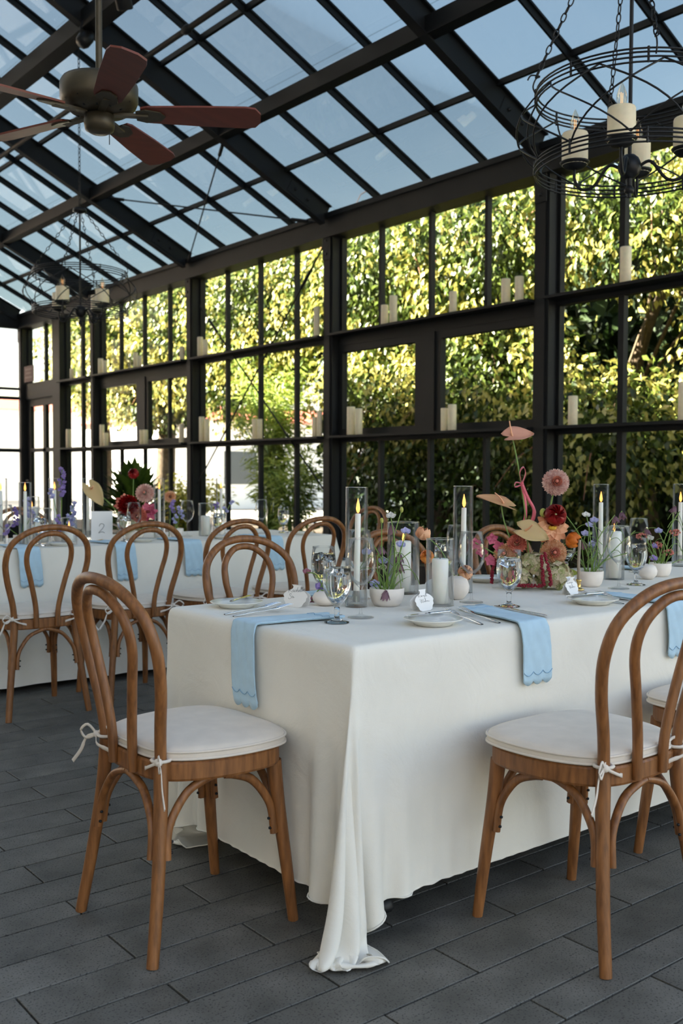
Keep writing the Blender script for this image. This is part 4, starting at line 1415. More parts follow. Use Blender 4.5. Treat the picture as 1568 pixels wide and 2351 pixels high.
lay('butter_knife', kn(), 'butter knife lying across the plate at the short end', 'knife', (1.640, 2.590), (1.745, 2.665), 'butter knives on the front table', z_)
lay('butter_knife', kn(), 'butter knife lying across the plate near the corner', 'knife', (2.02, 2.030), (1.86, 2.035), 'butter knives on the front table', z_)
lay('butter_knife', kn(), 'butter knife lying across the plate by the brass candlestick', 'knife', (2.740, 2.04), (2.58, 2.06), 'butter knives on the front table', z_)
GFk = 'forks on the front table'
lay('dinner_fork', fork_mesh(.205), 'outer fork at the short end setting', 'fork', (1.557, 2.495), (1.76, 2.503), GFk)
lay('dinner_fork', fork_mesh(.215), 'inner fork touching the blue napkin at the short end', 'fork', (1.556, 2.445), (1.77, 2.452), GFk)
lay('dinner_fork', fork_mesh(.215), 'outer fork with tines beside the plate near the corner', 'fork', (2.015, 1.899), (2.075, 2.11), GFk)
lay('dinner_fork', fork_mesh(.215), 'inner fork touching the napkin on the long side', 'fork', (2.075, 1.890), (2.125, 2.10), GFk)
lay('dinner_fork', fork_mesh(.205), 'fork lying beside the third napkin near the picture edge', 'fork', (2.75, 1.90), (2.79, 2.11), GFk)
lay('dinner_fork', fork_mesh(.205), 'fork behind the plate by the brass candlestick', 'fork', (2.70, 1.93), (2.735, 2.14), GFk)
GK = 'dinner knives on the front table'
lay('dinner_knife', knife_mesh(.25), 'dinner knife beside the napkin at the short end', 'knife', (1.564, 2.262), (1.814, 2.260), GK)
lay('dinner_knife', knife_mesh(.25), 'dinner knife beside the napkin on the long side', 'knife', (2.268, 1.886), (2.315, 2.13), GK)

def napkin(edge, inward, width, top_len, drop, skew, label, group, table_z=T, out=.010, seed=0):
    """folded napkin: lies on the table, bends over the edge and hangs; both ends scalloped"""
    e, iv = Vector((edge[0], edge[1], 0)), Vector((inward[0], inward[1], 0)).normalized()
    sv = Vector((-iv.y, iv.x, 0))
    path = []
    for u in np.linspace(0, 1, 12):
        path.append((top_len * (1 - u) + .004, .004, skew * (1 - u) ** 1.1))
    for a in (20, 45, 70):
        path.append((.004 - out * math.sin(R(a)) - .002, .004 - .010 * (1 - math.cos(R(a))), 0))
    for u in np.linspace(.12, 1, 12):
        path.append((-out - .002 - .006 * math.sin(u * 3.0), .002 - drop * u, -.015 * u))
    nU = 25
    t = thing('napkin', label, 'napkin', (edge[0], edge[1], table_z), 0, group)
    def layer(inset, dz, name, shorten):
        rows = []
        last = len(path) - 1
        for i, (a, z, s0) in enumerate(path):
            row = []
            for k in range(nU):
                u = k / (nU - 1)
                wd = width * (1 - .05 * (i < 10) + .03 * (i > 18))
                off = (u - .5) * wd * (1 - inset) + s0
                sc = .012 * abs(math.sin(math.pi * 3 * u)) - .006 - shorten
                aa, zz = a, z
                wav = .0022 * math.sin(u * 9 + i * .35 + seed)
                if i == last:
                    zz -= sc
                if i == last - 1:
                    zz -= sc * .4
                if i == 0:
                    aa += sc
                if i == 1:
                    aa += sc * .4
                if i < 12:
                    q_ = iv * aa + sv * off + Vector((0, 0, zz + dz + max(0, wav)))
                else:
                    q_ = iv * (aa - dz - abs(wav)) + sv * off + Vector((0, 0, zz + dz * (1 - (i - 11) / 15)))
                row.append(tuple(q_))
            rows.append(row)
        o = MB().sheet(rows, True).build(name, M['blue'], t, solid=.0022)
        for ends in ((last - 2,), (2,)):
            i = ends[0]
            ln = []
            for k in range(nU):
                u = k / (nU - 1)
                q_ = Vector(rows[i][k])
                sc = .012 * abs(math.sin(math.pi * 3 * u)) - .006
                if i > 12:
                    q_ += Vector((0, 0, -sc * .9)) - iv * .0022
                else:
                    q_ += iv * sc * .9 + Vector((0, 0, .0016))
                ln.append(q_)
            MB().tube(ln, .0011, 5).build('scallop_stitch', M['bluethread'], o)
    layer(.06, .0018, 'lower_fold', .008)
    layer(.0, .0052, 'upper_fold', .0)
    return t
GN = 'pale blue scalloped napkins on the front table'
napkin((X0, 2.305), (1, 0), .112, .255, .222, -.055, 'pale blue napkin hanging over the short end above the seat cushion', GN)
napkin((2.152, Y0), (0, 1), .115, .30, .168, -.075, 'pale blue napkin hanging over the long side near the middle', GN, seed=2)
napkin((2.845, Y0), (0, 1), .115, .27, .17, .02, 'pale blue napkin hanging behind the nearest chair back', GN, seed=4)
napkin((2.95, Y1), (0, -1), .11, .20, .2, 0, 'bright blue napkin on the far side behind the orchid', GN, seed=5)
napkin((3.72, Y1), (0, -1), .11, .20, .2, 0, 'blue napkin on the far side behind the sweet pea bowl', GN, seed=6)
napkin((2.05, Y1), (0, -1), .11, .20, .2, 0, 'blue napkin on the far side behind the corner goblets', GN, seed=7)

# place cards with handwritten names
def strokes(text_lines, parent, m4, s_):
    """thin pen strokes; every stroke is a list of (x, y)"""
    mb = MB()
    for st in text_lines:
        pts = [m4 @ Vector((x * s_, y * s_, .0006)) for x, y in st]
        mb.tube(smoothpath(pts, 4), .00038, 4)
    mb.build('handwriting', M['ink'], parent)
def place_card(loc, rotz, label, words_, lean=16, w_=.088, h=.066):
    t = thing('place_card', label, 'place card', loc, rotz, 'shaped place cards on the front table')
    k = [(-.20, 1.0), (.20, 1.0), (.14, .90), (.16, .82), (.34, .72), (.46, .60), (.50, .50), (.45, .42), (.46, .30), (.38, .20), (.33, .06), (.22, 0), (-.22, 0), (-.33, .06), (-.38, .20), (-.46, .30), (-.45, .42), (-.50, .50), (-.46, .60), (-.34, .72), (-.16, .82), (-.14, .90)]
    poly = [(x * w_, y * h) for x, y in k]
    # local: face looks along -x; card x runs along -y
    base = Matrix(((0, 0, -1, 0), (-1, 0, 0, 0), (0, 1, 0, 0), (0, 0, 0, 1)))
    m1 = Matrix.Translation((-.018, 0, 0)) @ Matrix.Rotation(R(lean), 4, 'Y') @ base
    m2 = Matrix.Translation((.018, 0, 0)) @ Matrix.Rotation(R(-lean), 4, 'Y') @ base
    fr = MB().prism(poly, 0, .0004, m1).build('front_panel', M['card'], t)
    MB().prism(poly, -.0004, 0, m2).build('back_panel', M['card'], t)
    strokes(words_, fr, m1, w_)
    return t
RACH = [[(-.30, .50), (-.29, .64), (-.22, .68), (-.17, .62), (-.24, .54), (-.29, .53), (-.22, .50), (-.15, .45)],       # R
        [(-.31, .66), (-.29, .56), (-.30, .44)],
        [(-.10, .53), (-.14, .54), (-.16, .50), (-.12, .48), (-.09, .53), (-.09, .48), (-.05, .50)],                   # a
        [(-.01, .54), (-.05, .53), (-.05, .49), (.0, .50)],                                                             # c
        [(.01, .50), (.05, .64), (.03, .58), (.02, .49), (.04, .55), (.07, .54), (.07, .49), (.10, .51)],               # h
        [(.10, .51), (.14, .55), (.11, .56), (.11, .51), (.16, .51)],                                                   # e
        [(.16, .51), (.21, .65), (.18, .62), (.18, .51), (.22, .53)],                                                   # l
        [(.22, .53), (.26, .66), (.23, .63), (.23, .52), (.27, .54)],                                                   # l
        [(.27, .54), (.31, .58), (.28, .59), (.28, .54), (.34, .55)],                                                   # e
        [(-.16, .40), (-.22, .42), (-.24, .37), (-.17, .33), (-.16, .27), (-.23, .24), (-.27, .28)],                   # S
        [(-.08, .33), (-.12, .34), (-.13, .30), (-.09, .29), (-.07, .33), (-.06, .29), (-.02, .31)]]                    # a
SCR = [[(-.30, .62), (-.27, .48), (-.24, .64), (-.21, .50), (-.18, .48)], [(-.12, .54), (-.15, .52), (-.12, .49), (-.10, .53), (-.08, .49), (-.04, .53), (-.01, .50)],
       [(.03, .53), (.0, .50), (.04, .50), (.04, .42), (.0, .40)], [(.08, .53), (.06, .49), (.11, .50), (.15, .62), (.14, .50), (.19, .50)], [(.11, .57), (.20, .58)],
       [(-.22, .42), (-.18, .28), (-.14, .40), (-.10, .28), (-.06, .41)], [(-.04, .30), (-.02, .34), (0, .30), (.04, .32), (.07, .42), (.06, .30), (.11, .34), (.14, .30), (.18, .34), (.21, .30), (.27, .32)]]
place_card((1.835, 2.515, TT), R(14), 'scalloped place card with a handwritten name by the forks', RACH, w_=.098, h=.070)
place_card((2.085, 2.215, TT), R(98), 'scalloped place card turned away behind the plate near the corner', SCR, w_=.09)
place_card((2.43, 2.50, TT), R(-150), 'scalloped place card seen between the two glass cylinders', SCR, w_=.09)
place_card((2.772, 2.20, TT), R(100), 'place card seen edge on as a small white tent', SCR, w_=.085, lean=24)

# ------------------------------------------------------------------ flowers
def petal_grid(mb, base, out, up, L, W, curl=0.0, cup=0.0, tip=.5, ruffle=0.0, nt=6, ns=4, ph=0.0, notch=0.0):
    """one curved petal growing from base along out, bending towards up by curl (radians)"""
    base, out, up = Vector(base), Vector(out).normalized(), Vector(up)
    up = (up - out * up.dot(out)).normalized()
    side = out.cross(up)
    rows = []
    p = base.copy()
    for i in range(nt):
        t_ = i / (nt - 1)
        a = curl * t_
        d = out * math.cos(a) + up * math.sin(a)
        n = up * math.cos(a) - out * math.sin(a)
        if i:
            p = p + d * (L / (nt - 1))
        w_ = W * (math.sin(math.pi * min(1, .12 + .88 * t_) ** (1 / (.5 + tip))) ** .7 if t_ < 1 else .10)
        row = []
        for k in range(ns + 1):
            s_ = 2 * k / ns - 1
            q_ = p + side * (s_ * w_ / 2) + n * (cup * W * s_ * s_ * .5 + ruffle * W * math.sin(5 * s_ + ph + 4 * t_) * t_)
            if i == nt - 1:
                q_ = q_ - d * notch * L * (1 - abs(s_))
            row.append(tuple(q_))
        rows.append(row)
    mb.sheet(rows, True)

def frame(d):
    d = Vector(d).normalized()
    a = Vector((0, 0, 1)) if abs(d.z) < .95 else Vector((1, 0, 0))
    x = a.cross(d).normalized()
    return x, d.cross(x), d

TOCAM = Vector((-.55, -.70, .25))
def flower(name, parent, mb, m_, centre=None, cm=None):
    o = mb.build(name, m_, parent)
    if centre is not None:
        centre.build('flower_centre', cm, o)
    return o
def dahlia(parent, c, d, r_, m_, cm, rings=9, name='dahlia', inner=None):
    x, y, d = frame(d)
    mb, mi = MB(), MB()
    for k in range(rings):
        u = k / (rings - 1)                       # 0 back ring, 1 innermost
        ph = R(112 - 104 * u ** .9)
        n = max(5, int(20 * math.sin(min(ph, R(90))) ** .8))
        for i in range(n):
            a = 2 * math.pi * (i + .5 * (k % 2)) / n
            o_ = x * math.cos(a) + y * math.sin(a)
            out = o_ * math.sin(ph) + d * math.cos(ph)
            upv = d * math.sin(ph) - o_ * math.cos(ph)
            b0 = Vector(c) + (o_ * math.sin(ph) + d * math.cos(ph) * .7) * r_ * .40
            petal_grid(mi if (inner and u > .62) else mb, b0, out, upv, r_ * (.66 - .30 * u), r_ * (.36 - .17 * u), .35, .45, .5, nt=5, ns=2)
    ce = MB().ell(Vector(c) + d * r_ * .52, r_ * .13, r_ * .13, r_ * .13, 8)
    o = flower(name, parent, mb, m_, ce, cm)
    if inner:
        mi.build('inner_petals', inner, o)
    return o
def ranunculus(parent, c, d, r_, m_, cm, layers=7, name='ranunculus'):
    """tight ball of wrapped petals"""
    x, y, d = frame(d)
    mb = MB()
    for k in range(layers):
        u = k / max(1, layers - 1)
        R0 = r_ * (1 - .72 * u)
        n = 6 if u < .6 else 4
        for i in range(n):
            a = 2 * math.pi * (i + .5 * (k % 2)) / n + k * .4
            o_ = x * math.cos(a) + y * math.sin(a)
            petal_grid(mb, Vector(c) - d * R0 * .75 + o_ * R0 * .15 + d * r_ * .12 * u, o_, d, R0 * 2.15, R0 * 1.55, 2.25 + .25 * u, .25, .8, nt=8, ns=4, ruffle=.015, ph=i)
    ce = MB().ell(Vector(c) + d * r_ * .30, r_ * .12, r_ * .12, r_ * .08, 8)
    return flower(name, parent, mb, m_, ce, cm)
def open_bloom(parent, c, d, r_, m_, cm, n=9, name='open_bloom', droop=-.2):
    x, y, d = frame(d)
    mb = MB()
    for k in range(2):
        for i in range(n):
            a = 2 * math.pi * (i + .5 * k) / n + random.random() * .2
            o_ = x * math.cos(a) + y * math.sin(a)
            petal_grid(mb, Vector(c) + d * .004 * k, o_ * .9 + d * (.1 + .35 * k), d, r_ * (1.05 - .15 * k), r_ * .62, droop, .25, .7, nt=6, ns=4, ruffle=.05, ph=i)
    ce = MB().ell(Vector(c) + d * r_ * .16, r_ * .26, r_ * .26, r_ * .16, 10)
    return flower(name, parent, mb, m_, ce, cm)
def anthurium(parent, c, face, pointing, L, m_, name='anthurium', spad=True, spm=None, W=None, fold=.5, sp=None):
    """heart shaped spathe with a finger-like spadix"""
    f = Vector(face).normalized()
    p = Vector(pointing)
    p = (p - f * p.dot(f)).normalized()
    s_ = p.cross(f)
    mb = MB()
    rows = []
    W = W or L * .42
    for i in range(11):
        t_ = i / 10
        w_ = W * (1 - t_) ** .55 * (1 + .28 * math.sin(math.pi * t_)) if t_ < 1 else W * .02
        row = []
        for k in range(9):
            v_ = k / 4 - 1
            lobe = (-.30 * L * math.sin(math.pi * min(1, abs(v_) * 1.05)) + .10 * L * abs(v_) ** 3) * (1 - t_) ** 2
            q_ = Vector(c) + p * (L * (t_ - .12) + lobe) + s_ * (v_ * w_) + f * (fold * W * v_ * v_ * (.6 + .4 * (1 - t_)) - .10 * L * t_ * t_)
            row.append(tuple(q_))
        rows.append(row)
    mb.sheet(rows, True)
    o = mb.build(name, m_, parent, solid=.0012)
    if spad:
        a = Vector(c) + f * .004
        if sp:
            MB().tube(smoothpath([Vector(c) + Vector(v) for v in sp], 6), list(np.linspace(.0036, .0022, 13)), 8).build('spadix', M['spadix'], o)
            return o
        MB().tube(smoothpath([a, a + f * L * .18 + p * L * .10, a + f * L * .45 + p * L * .18], 5), list(np.linspace(L * .045, L * .022, 11)), 8).build('spadix', spm or M['spadix'], o)
    return o
def sweet_pea(mb, c, d, r_):
    x, y, d = frame(d)
    c = Vector(c)
    for s_ in (-1, 1):
        petal_grid(mb, c, x * s_ * .9 + y * .55, d, r_ * 1.1, r_ * 1.15, -.25, .25, .8, ruffle=.10, ph=s_)
    petal_grid(mb, c, y * .9 + d * .2, d, r_ * 1.05, r_ * 1.3, -.4, .2, .9, ruffle=.10, ph=2)
    for s_ in (-1, 1):
        petal_grid(mb, c, -y * .7 + d * .5 + x * s_ * .3, d, r_ * .7, r_ * .6, .4, .3, .6, ruffle=.05)
def fritillary(mb, c, r_, tilt=(0, 0, -1)):
    x, y, d = frame(tilt)
    c = Vector(c) - d * r_ * .4
    for k in range(6):
        a = math.pi * k / 3
        o_ = x * math.cos(a) + y * math.sin(a)
        petal_grid(mb, c, o_ * .75 + d * .65, d, r_ * 1.35, r_ * .62, .75 if k % 2 else .55, .3, .5, nt=5, ns=2)
def hydrangea(parent, c, r_, m_, n=70, squash=.8, name='hydrangea_head'):
    mb = MB()
    c = Vector(c)
    for i in range(n):
        z = 1 - 1.75 * (i + .5) / n
        a = i * 2.39996
        rr = math.sqrt(max(0, 1 - z * z))
        d = Vector((rr * math.cos(a), rr * math.sin(a), z))
        p = c + Vector((d.x * r_, d.y * r_, d.z * r_ * squash)) * random.uniform(.86, 1.10)
        x, y, dd = frame(d + Vector((random.uniform(-.5, .5), random.uniform(-.5, .5), random.uniform(-.2, .5))))
        th = random.random() * 6
        for k in range(4):
            o_ = x * math.cos(th + k * H90) + y * math.sin(th + k * H90)
            petal_grid(mb, p, o_ + dd * .15, dd, r_ * .30, r_ * .30, -.3, .15, .8, nt=4, ns=2)
    o = mb.build(name, m_, parent)
    MB().ell(c, r_ * .8, r_ * .8, r_ * squash * .8, 12).build('head_core', M['stem'], o)
    return o
def tassel(parent, pts, m_, r_=.006, name='amaranth_tassel'):
    mb = MB()
    P_ = smoothpath(pts, 10)
    for i, p in enumerate(P_):
        for k in range(5):
            d = Vector(unit(1)[0])
            mb.ell(p + d * r_ * .6, r_ * .55, r_ * .55, r_ * .5, 6)
    return mb.build(name, m_, parent)
def stem(parent, pts, r_=.0022, name='stem', m_=None):
    P_ = smoothpath(pts, 6)
    return MB().tube(P_, r_, 6).build(name, m_ or M['stem'], parent)

M['dpink'] = petal('pink dahlia petal', lin(253, 200, 188), lin(255, 230, 220), .6, .35)
M['dorange'] = petal('apricot dahlia petal', lin(253, 188, 140), lin(255, 220, 184), .6, .35)
M['dsalmon'] = petal('salmon dahlia petal', lin(248, 158, 136), lin(253, 186, 160), .6, .35)
M['dcoral'] = petal('coral dahlia petal', lin(226, 116, 100), lin(244, 158, 134), .6, .08)
M['burg'] = petal('burgundy ranunculus petal', lin(120, 8, 14), lin(160, 22, 20), .35, .25)
M['peach'] = petal('peach petal', lin(248, 168, 122), lin(253, 198, 156), .6, .15)
M['orange'] = petal('orange poppy petal', lin(226, 110, 28), lin(240, 140, 44), .5, .15)
M['oranger'] = petal('orange ranunculus petal', lin(236, 120, 44), lin(250, 160, 70), .5, .15)
M['anthpink'] = petal('dusty pink spathe', lin(216, 154, 132), lin(230, 174, 148), .4, .2, by=14, amt=.1)
M['anthpale'] = petal('pale green pink spathe', lin(206, 176, 122), lin(222, 160, 130), .4, .25, by=20, amt=.08)
M['anthbeige'] = petal('cream spathe', lin(216, 198, 140), lin(222, 186, 140), .4, .2, by=16, amt=.05)
M['spadix'] = mat('spadix', lin(232, 170, 130), .6, var=.1, vscale=80)
M['hyd'] = petal('green hydrangea petal', lin(190, 198, 124), lin(244, 222, 196), .6, .35)
M['amar'] = mat('dark red amaranth', lin(134, 24, 42), .8, var=.25, vscale=120)
M['orchid'] = petal('magenta orchid petal', lin(196, 76, 110), lin(222, 120, 144), .5, .3)
M['mauve'] = petal('mauve petal', lin(150, 92, 110), lin(176, 118, 132), .6, .3)
M['ribbon'] = mat('pink satin ribbon', lin(214, 92, 108), .35, sheen=.3)
M['lilac'] = petal('lilac sweet pea petal', lin(176, 178, 224), lin(206, 204, 240), .6, .4)
M['violet'] = petal('violet sweet pea petal', lin(146, 124, 196), lin(182, 160, 220), .6, .4)
M['whitep'] = petal('white petal', lin(230, 228, 220), lin(244, 242, 236), .6, .35)
M['frit'] = petal('purple chequered fritillary', lin(110, 72, 92), lin(160, 124, 136), .6, .35)
M['yellowc'] = mat('yellow flower centre', lin(224, 176, 60), .8, var=.3, vscale=150)
M['darkc'] = mat('dark flower centre', lin(120, 40, 40), .8)
M['palec'] = mat('pale flower centre', lin(226, 214, 150), .8)
M['sedum'] = mat('dusty pink sedum', lin(196, 118, 104), .9, var=.3, vscale=100)
M['bulbgreen'] = mat('green bud', lin(176, 178, 86), .6, var=.2, vscale=50)

# tall arrangement on the front table
A0 = Vector((2.805, 2.400, T + .001))
arr = thing('flower_arrangement', 'tall mixed arrangement of dahlias, anthuriums and hydrangeas on the front table', 'flowers', A0)
def L_(x, y, z):
    return Vector((x, y, z)) - A0
vs_ = MB().lathe([(.001, 0), (.035, 0), (.042, .02), (.042, .035), (.036, .04), (.001, .036)], 20, c=(.02, .01, 0)).build('vase', M['ceramic'], arr)
cam_to = lambda: Vector((-.60, -.75, .22))
dahlia(arr, L_(2.898, 2.371, 1.121), (-.62, -.72, .16), .050, M['dpink'], M['dcoral'], 11, 'pink_dahlia', M['dsalmon'])
stem(arr, [L_(2.90, 2.385, 1.08), L_(2.885, 2.395, .99), L_(2.85, 2.405, .85)], .0032)
ranunculus(arr, L_(2.865, 2.345, 1.002), (-.60, -.72, .32), .041, M['burg'], M['palec'], 8, 'burgundy_ranunculus')
open_bloom(arr, L_(2.872, 2.365, .955), (-.45, -.55, .10), .062, M['peach'], M['yellowc'], 8, 'peach_bloom', droop=-.55)
ranunculus(arr, L_(2.928, 2.318, .912), (.35, -.75, -.25), .030, M['orange'], M['orange'], 4, 'orange_poppy')
stem(arr, [L_(2.925, 2.33, .905), L_(2.90, 2.35, .88), L_(2.86, 2.38, .83)], .003)
dahlia(arr, L_(2.858, 2.345, .866), (-.60, -.75, .12), .049, M['dorange'], M['dcoral'], 11, 'apricot_dahlia', M['dsalmon'])
dahlia(arr, L_(2.772, 2.445, .897), (-.55, -.55, .55), .038, M['dcoral'], M['darkc'], 7, 'coral_dahlia')
dahlia(arr, L_(2.742, 2.475, .858), (-.75, -.45, .25), .042, M['dorange'], M['dcoral'], 8, 'apricot_dahlia')
anthurium(arr, L_(2.776, 2.474, 1.288), (-.42, -.55, .72), (.72, -.58, .30), .095, M['anthpink'], W=.036, fold=.45, name='pink_anthurium', sp=((.0, .0, .0), (-.006, .004, .03), (-.010, .006, .056)))
stem(arr, [L_(2.779, 2.478, 1.285), L_(2.795, 2.462, 1.18), L_(2.812, 2.44, 1.0), L_(2.815, 2.42, .80)], .0026)
anthurium(arr, L_(2.748, 2.488, 1.040), (-.10, -.60, .75), (-.78, .60, .30), .118, M['anthpale'], W=.030, fold=.45, name='pale_anthurium', sp=((0, 0, .004), (-.010, .006, .022), (-.028, .018, .042)))
stem(arr, [L_(2.742, 2.494, 1.035), L_(2.752, 2.482, .96), L_(2.79, 2.44, .82)], .0024)
anthurium(arr, L_(2.785, 2.415, .945), (-.50, -.62, .60), (.62, -.50, -.42), .100, M['anthbeige'], W=.043, fold=.35, name='cream_anthurium')
open_bloom(arr, L_(2.836, 2.415, .94), (-.5, -.6, .5), .030, M['mauve'], M['darkc'], 6, 'mauve_bloom')
MB().ell(L_(2.851, 2.39, 1.010), .013, .013, .017, 10).build('bud', M['bulbgreen'], arr)
ob = MB()
for (x, y, z, dx) in ((2.662, 2.545, .895, -.8), (2.71, 2.508, .912, .4), (2.678, 2.53, .868, -.3), (2.703, 2.51, .835, .3), (2.725, 2.49, .885, .6)):
    xx, yy, dd = frame((-.55 + dx * .2, -.7, .2))
    for k in range(5):
        a = 2 * math.pi * k / 5 + dx
        petal_grid(ob, L_(x, y, z), xx * math.cos(a) + yy * math.sin(a), dd, .024, .022, .25, .25, .8)
oo = ob.build('orchid_spray', M['orchid'], arr)
MB().tube(smoothpath([L_(2.66, 2.545, .90), L_(2.70, 2.51, .87), L_(2.79, 2.43, .80)], 6), .0025, 6).build('orchid_stem', M['stem'], oo)
hydrangea(arr, L_(2.850, 2.335, .785), .060, M['hyd'], 100, .85)
hydrangea(arr, L_(2.745, 2.420, .782), .054, M['hyd'], 90, .80)
hydrangea(arr, L_(2.800, 2.385, .825), .052, M['hyd'], 80, .8)
tassel(arr, [L_(2.72, 2.50, .84), L_(2.712, 2.508, .79), L_(2.706, 2.504, .755)], M['amar'], .007)
tassel(arr, [L_(2.768, 2.325, .862), L_(2.762, 2.315, .80), L_(2.758, 2.305, .760)], M['amar'], .0075)
tassel(arr, [L_(2.776, 2.318, .868), L_(2.778, 2.296, .80), L_(2.776, 2.290, .760)], M['amar'], .0075)
tassel(arr, [L_(2.68, 2.40, .757), L_(2.705, 2.365, .756), L_(2.755, 2.310, .756)], M['amar'], .0075)
tassel(arr, [L_(2.915, 2.345, .82), L_(2.935, 2.33, .79), L_(2.94, 2.325, .755)], M['orchid'], .009)
bw = L_(2.802, 2.449, 1.116)
rb = [ribbon(smoothpath([bw, bw + Vector((-.008, .004, .04)), bw + Vector((.004, -.004, .06)), bw + Vector((.012, -.006, .035)), bw], 5), .014, .0012, (.5, .6, .3)),
      ribbon(smoothpath([bw, bw + Vector((-.016, .014, .004)), bw + Vector((-.02, .016, -.012)), bw + Vector((-.004, .004, -.006)), bw], 5), .012, .0012, (.5, .6, .3)),
      ribbon(smoothpath([bw, bw + Vector((.018, -.012, -.05)), bw + Vector((.040, -.026, -.105)), bw + Vector((.020, -.014, -.17)), bw + Vector((.006, -.004, -.19))], 6), [.011] * 12 + [.014] * 13, .0012, (.7, -.5, .3)),
      ribbon(smoothpath([bw, bw + Vector((.010, -.006, -.06)), bw + Vector((.012, -.008, -.12)), bw + Vector((-.002, 0, -.165))], 6), .011, .0012, (.7, -.5, .2)),
      MB().ell(bw, .007, .007, .007, 8)]
merge(*rb).build('ribbon', M['ribbon'], arr)
for (a_, b_, w_) in (((2.83, 2.385, .86), (.25, -.55, -.75), .03), ((2.90, 2.345, .80), (.5, -.5, -.2), .03)):
    lf = MB()
    petal_grid(lf, L_(*a_), Vector(b_), (-.5, -.6, .5), .065, w_, .3, .2, .5)
    lf.build('leaf', M['leafc'], arr)

def bowl(loc, r_, h, name='bowl'):
    return MB().lathe([(.001, 0), (r_ * .70, 0), (r_ * .86, h * .18), (r_ * .98, h * .55), (r_, h * .98), (r_ * .97, h), (r_ * .94, h * .97), (r_ * .90, h * .5), (r_ * .6, h * .15), (.001, h * .12)], 26)
def bunch(label, base, r_, h, stems, frit=(), pea=(), white=(), sed=(), buds=(), tend=(), violet=(), group='low bowls of stems on the front table'):
    """ceramic bowl with cut stems; positions are in the room"""
    B = Vector(base)
    t = thing('flower_bowl', label, 'flowers', B, 0, group)
    bowl(None, r_, h).build('bowl', M['ceramic'], t)
    MB().lathe([(.001, h * .7), (r_ * .93, h * .7)], 20).build('moss', M['stem'], t)
    W2 = lambda p: Vector(p) - B
    def st(p, i):
        e = W2(p)
        a = i * 2.4
        foot = Vector((math.cos(a) * r_ * .35, math.sin(a) * r_ * .35, h * .65))
        mid = foot.lerp(e, .55) + Vector((math.cos(a) * .012, math.sin(a) * .012, .012))
        stem(t, [foot, mid, e], .0018)
    i = 0
    for p in frit:
        st(Vector(p) + Vector((0, 0, .012)), i)
        i += 1
        mb = MB()
        fritillary(mb, W2(p), .027, (random.uniform(-.5, .3), random.uniform(-.5, .3), -1))
        mb.build('fritillary', M['frit'], t)
    for lst, mm, nm in ((pea, 'lilac', 'sweet_pea'), (violet, 'violet', 'sweet_pea'), (white, 'whitep', 'white_blossom')):
        for p in lst:
            st(p, i)
            i += 1
            mb = MB()
            sweet_pea(mb, W2(p), cam_to() + Vector((random.uniform(-.4, .4), random.uniform(-.4, .4), .2)), .017)
            mb.build(nm, M[mm], t)
    for p in sed:
        st(p, i)
        i += 1
        mb = MB()
        for k in range(26):
            d = Vector(unit(1)[0])
            mb.ell(W2(p) + Vector((d.x * .02, d.y * .02, d.z * .012)), .004, .004, .004, 6)
        mb.build('sedum_head', M['sedum'], t)
    for p in buds:
        st(p, i)
        i += 1
        MB().ell(W2(p), .006, .006, .010, 8).build('bud', M['bulbgreen'], t)
    for p in tend:
        st(p, i)
        i += 1
    for k in range(9):
        a = k * 2.1
        o_ = Vector((math.cos(a), math.sin(a), 0))
        top = Vector(frit[k % len(frit)]) - B if frit else Vector((0, 0, .2))
        z0 = h * .7 + (top.z - h * .7) * (.25 + .07 * k)
        c0 = Vector((top.x * .5, top.y * .5, z0))
        stem(t, [c0, c0 + o_ * .03 + Vector((0, 0, .025)), c0 + o_ * .07 + Vector((0, 0, .03)), c0 + o_ * .10 + Vector((0, 0, .008)), c0 + o_ * .115 + Vector((0, 0, -.02))], .0012, 'tendril')
    # narrow grassy leaves
    lf = MB()
    for k in range(7):
        a = k * .9 + .4
        o_ = Vector((math.cos(a), math.sin(a), 0))
        petal_grid(lf, o_ * r_ * .3 + Vector((0, 0, h * .7)), o_ * .35 + Vector((0, 0, 1)), -o_, random.uniform(.07, .15), .007, -.9, .1, .4, nt=7, ns=2)
    lf.build('leaves', M['stem'], t)
    return t
bunch('white bowl of fritillaries and sweet peas near the table corner', (2.075, 2.365, T + .001), .055, .056, 0,
      frit=[(2.129, 2.403, .977), (2.10, 2.422, .91), (2.145, 2.385, .886), (2.146, 2.383, .854), (2.035, 2.325, .780)],
      pea=[(2.062, 2.451, .896), (2.104, 2.416, .868), (2.163, 2.374, .963), (2.15, 2.382, .92), (2.045, 2.39, .800)],
      white=[(2.126, 2.406, 1.012)], buds=[(2.154, 2.385, 1.035), (2.10, 2.42, 1.0)], tend=[(2.06, 2.46, .96), (2.17, 2.36, .90)])
bunch('white bowl of lilac sweet peas beside the brass candlestick', (3.03, 2.315, T + .001), .050, .058, 0,
      frit=[(3.20, 2.30, 1.000), (3.17, 2.31, .985), (3.05, 2.36, .89)], pea=[(3.07, 2.35, .957), (3.08, 2.345, .885), (3.085, 2.34, .975), (3.06, 2.36, .925)],
      white=[(3.065, 2.36, .995)], tend=[(3.20, 2.24, .94), (3.17, 2.25, .857), (2.99, 2.40, 1.0)])
bunch('white bowl with pink sedum and violets at the picture edge', (3.56, 2.37, T + .001), .045, .055, 0,
      frit=[(3.64, 2.36, 1.012), (3.52, 2.41, .92)], pea=[(3.56, 2.38, .917)], violet=[(3.55, 2.39, .855)], white=[(3.53, 2.40, .888)],
      sed=[(3.63, 2.35, .913), (3.60, 2.36, .832), (3.50, 2.42, .898), (3.58, 2.40, .86)], tend=[(3.63, 2.33, 1.0), (3.66, 2.33, .80)])
GV = 'small round bud vases on the front table'
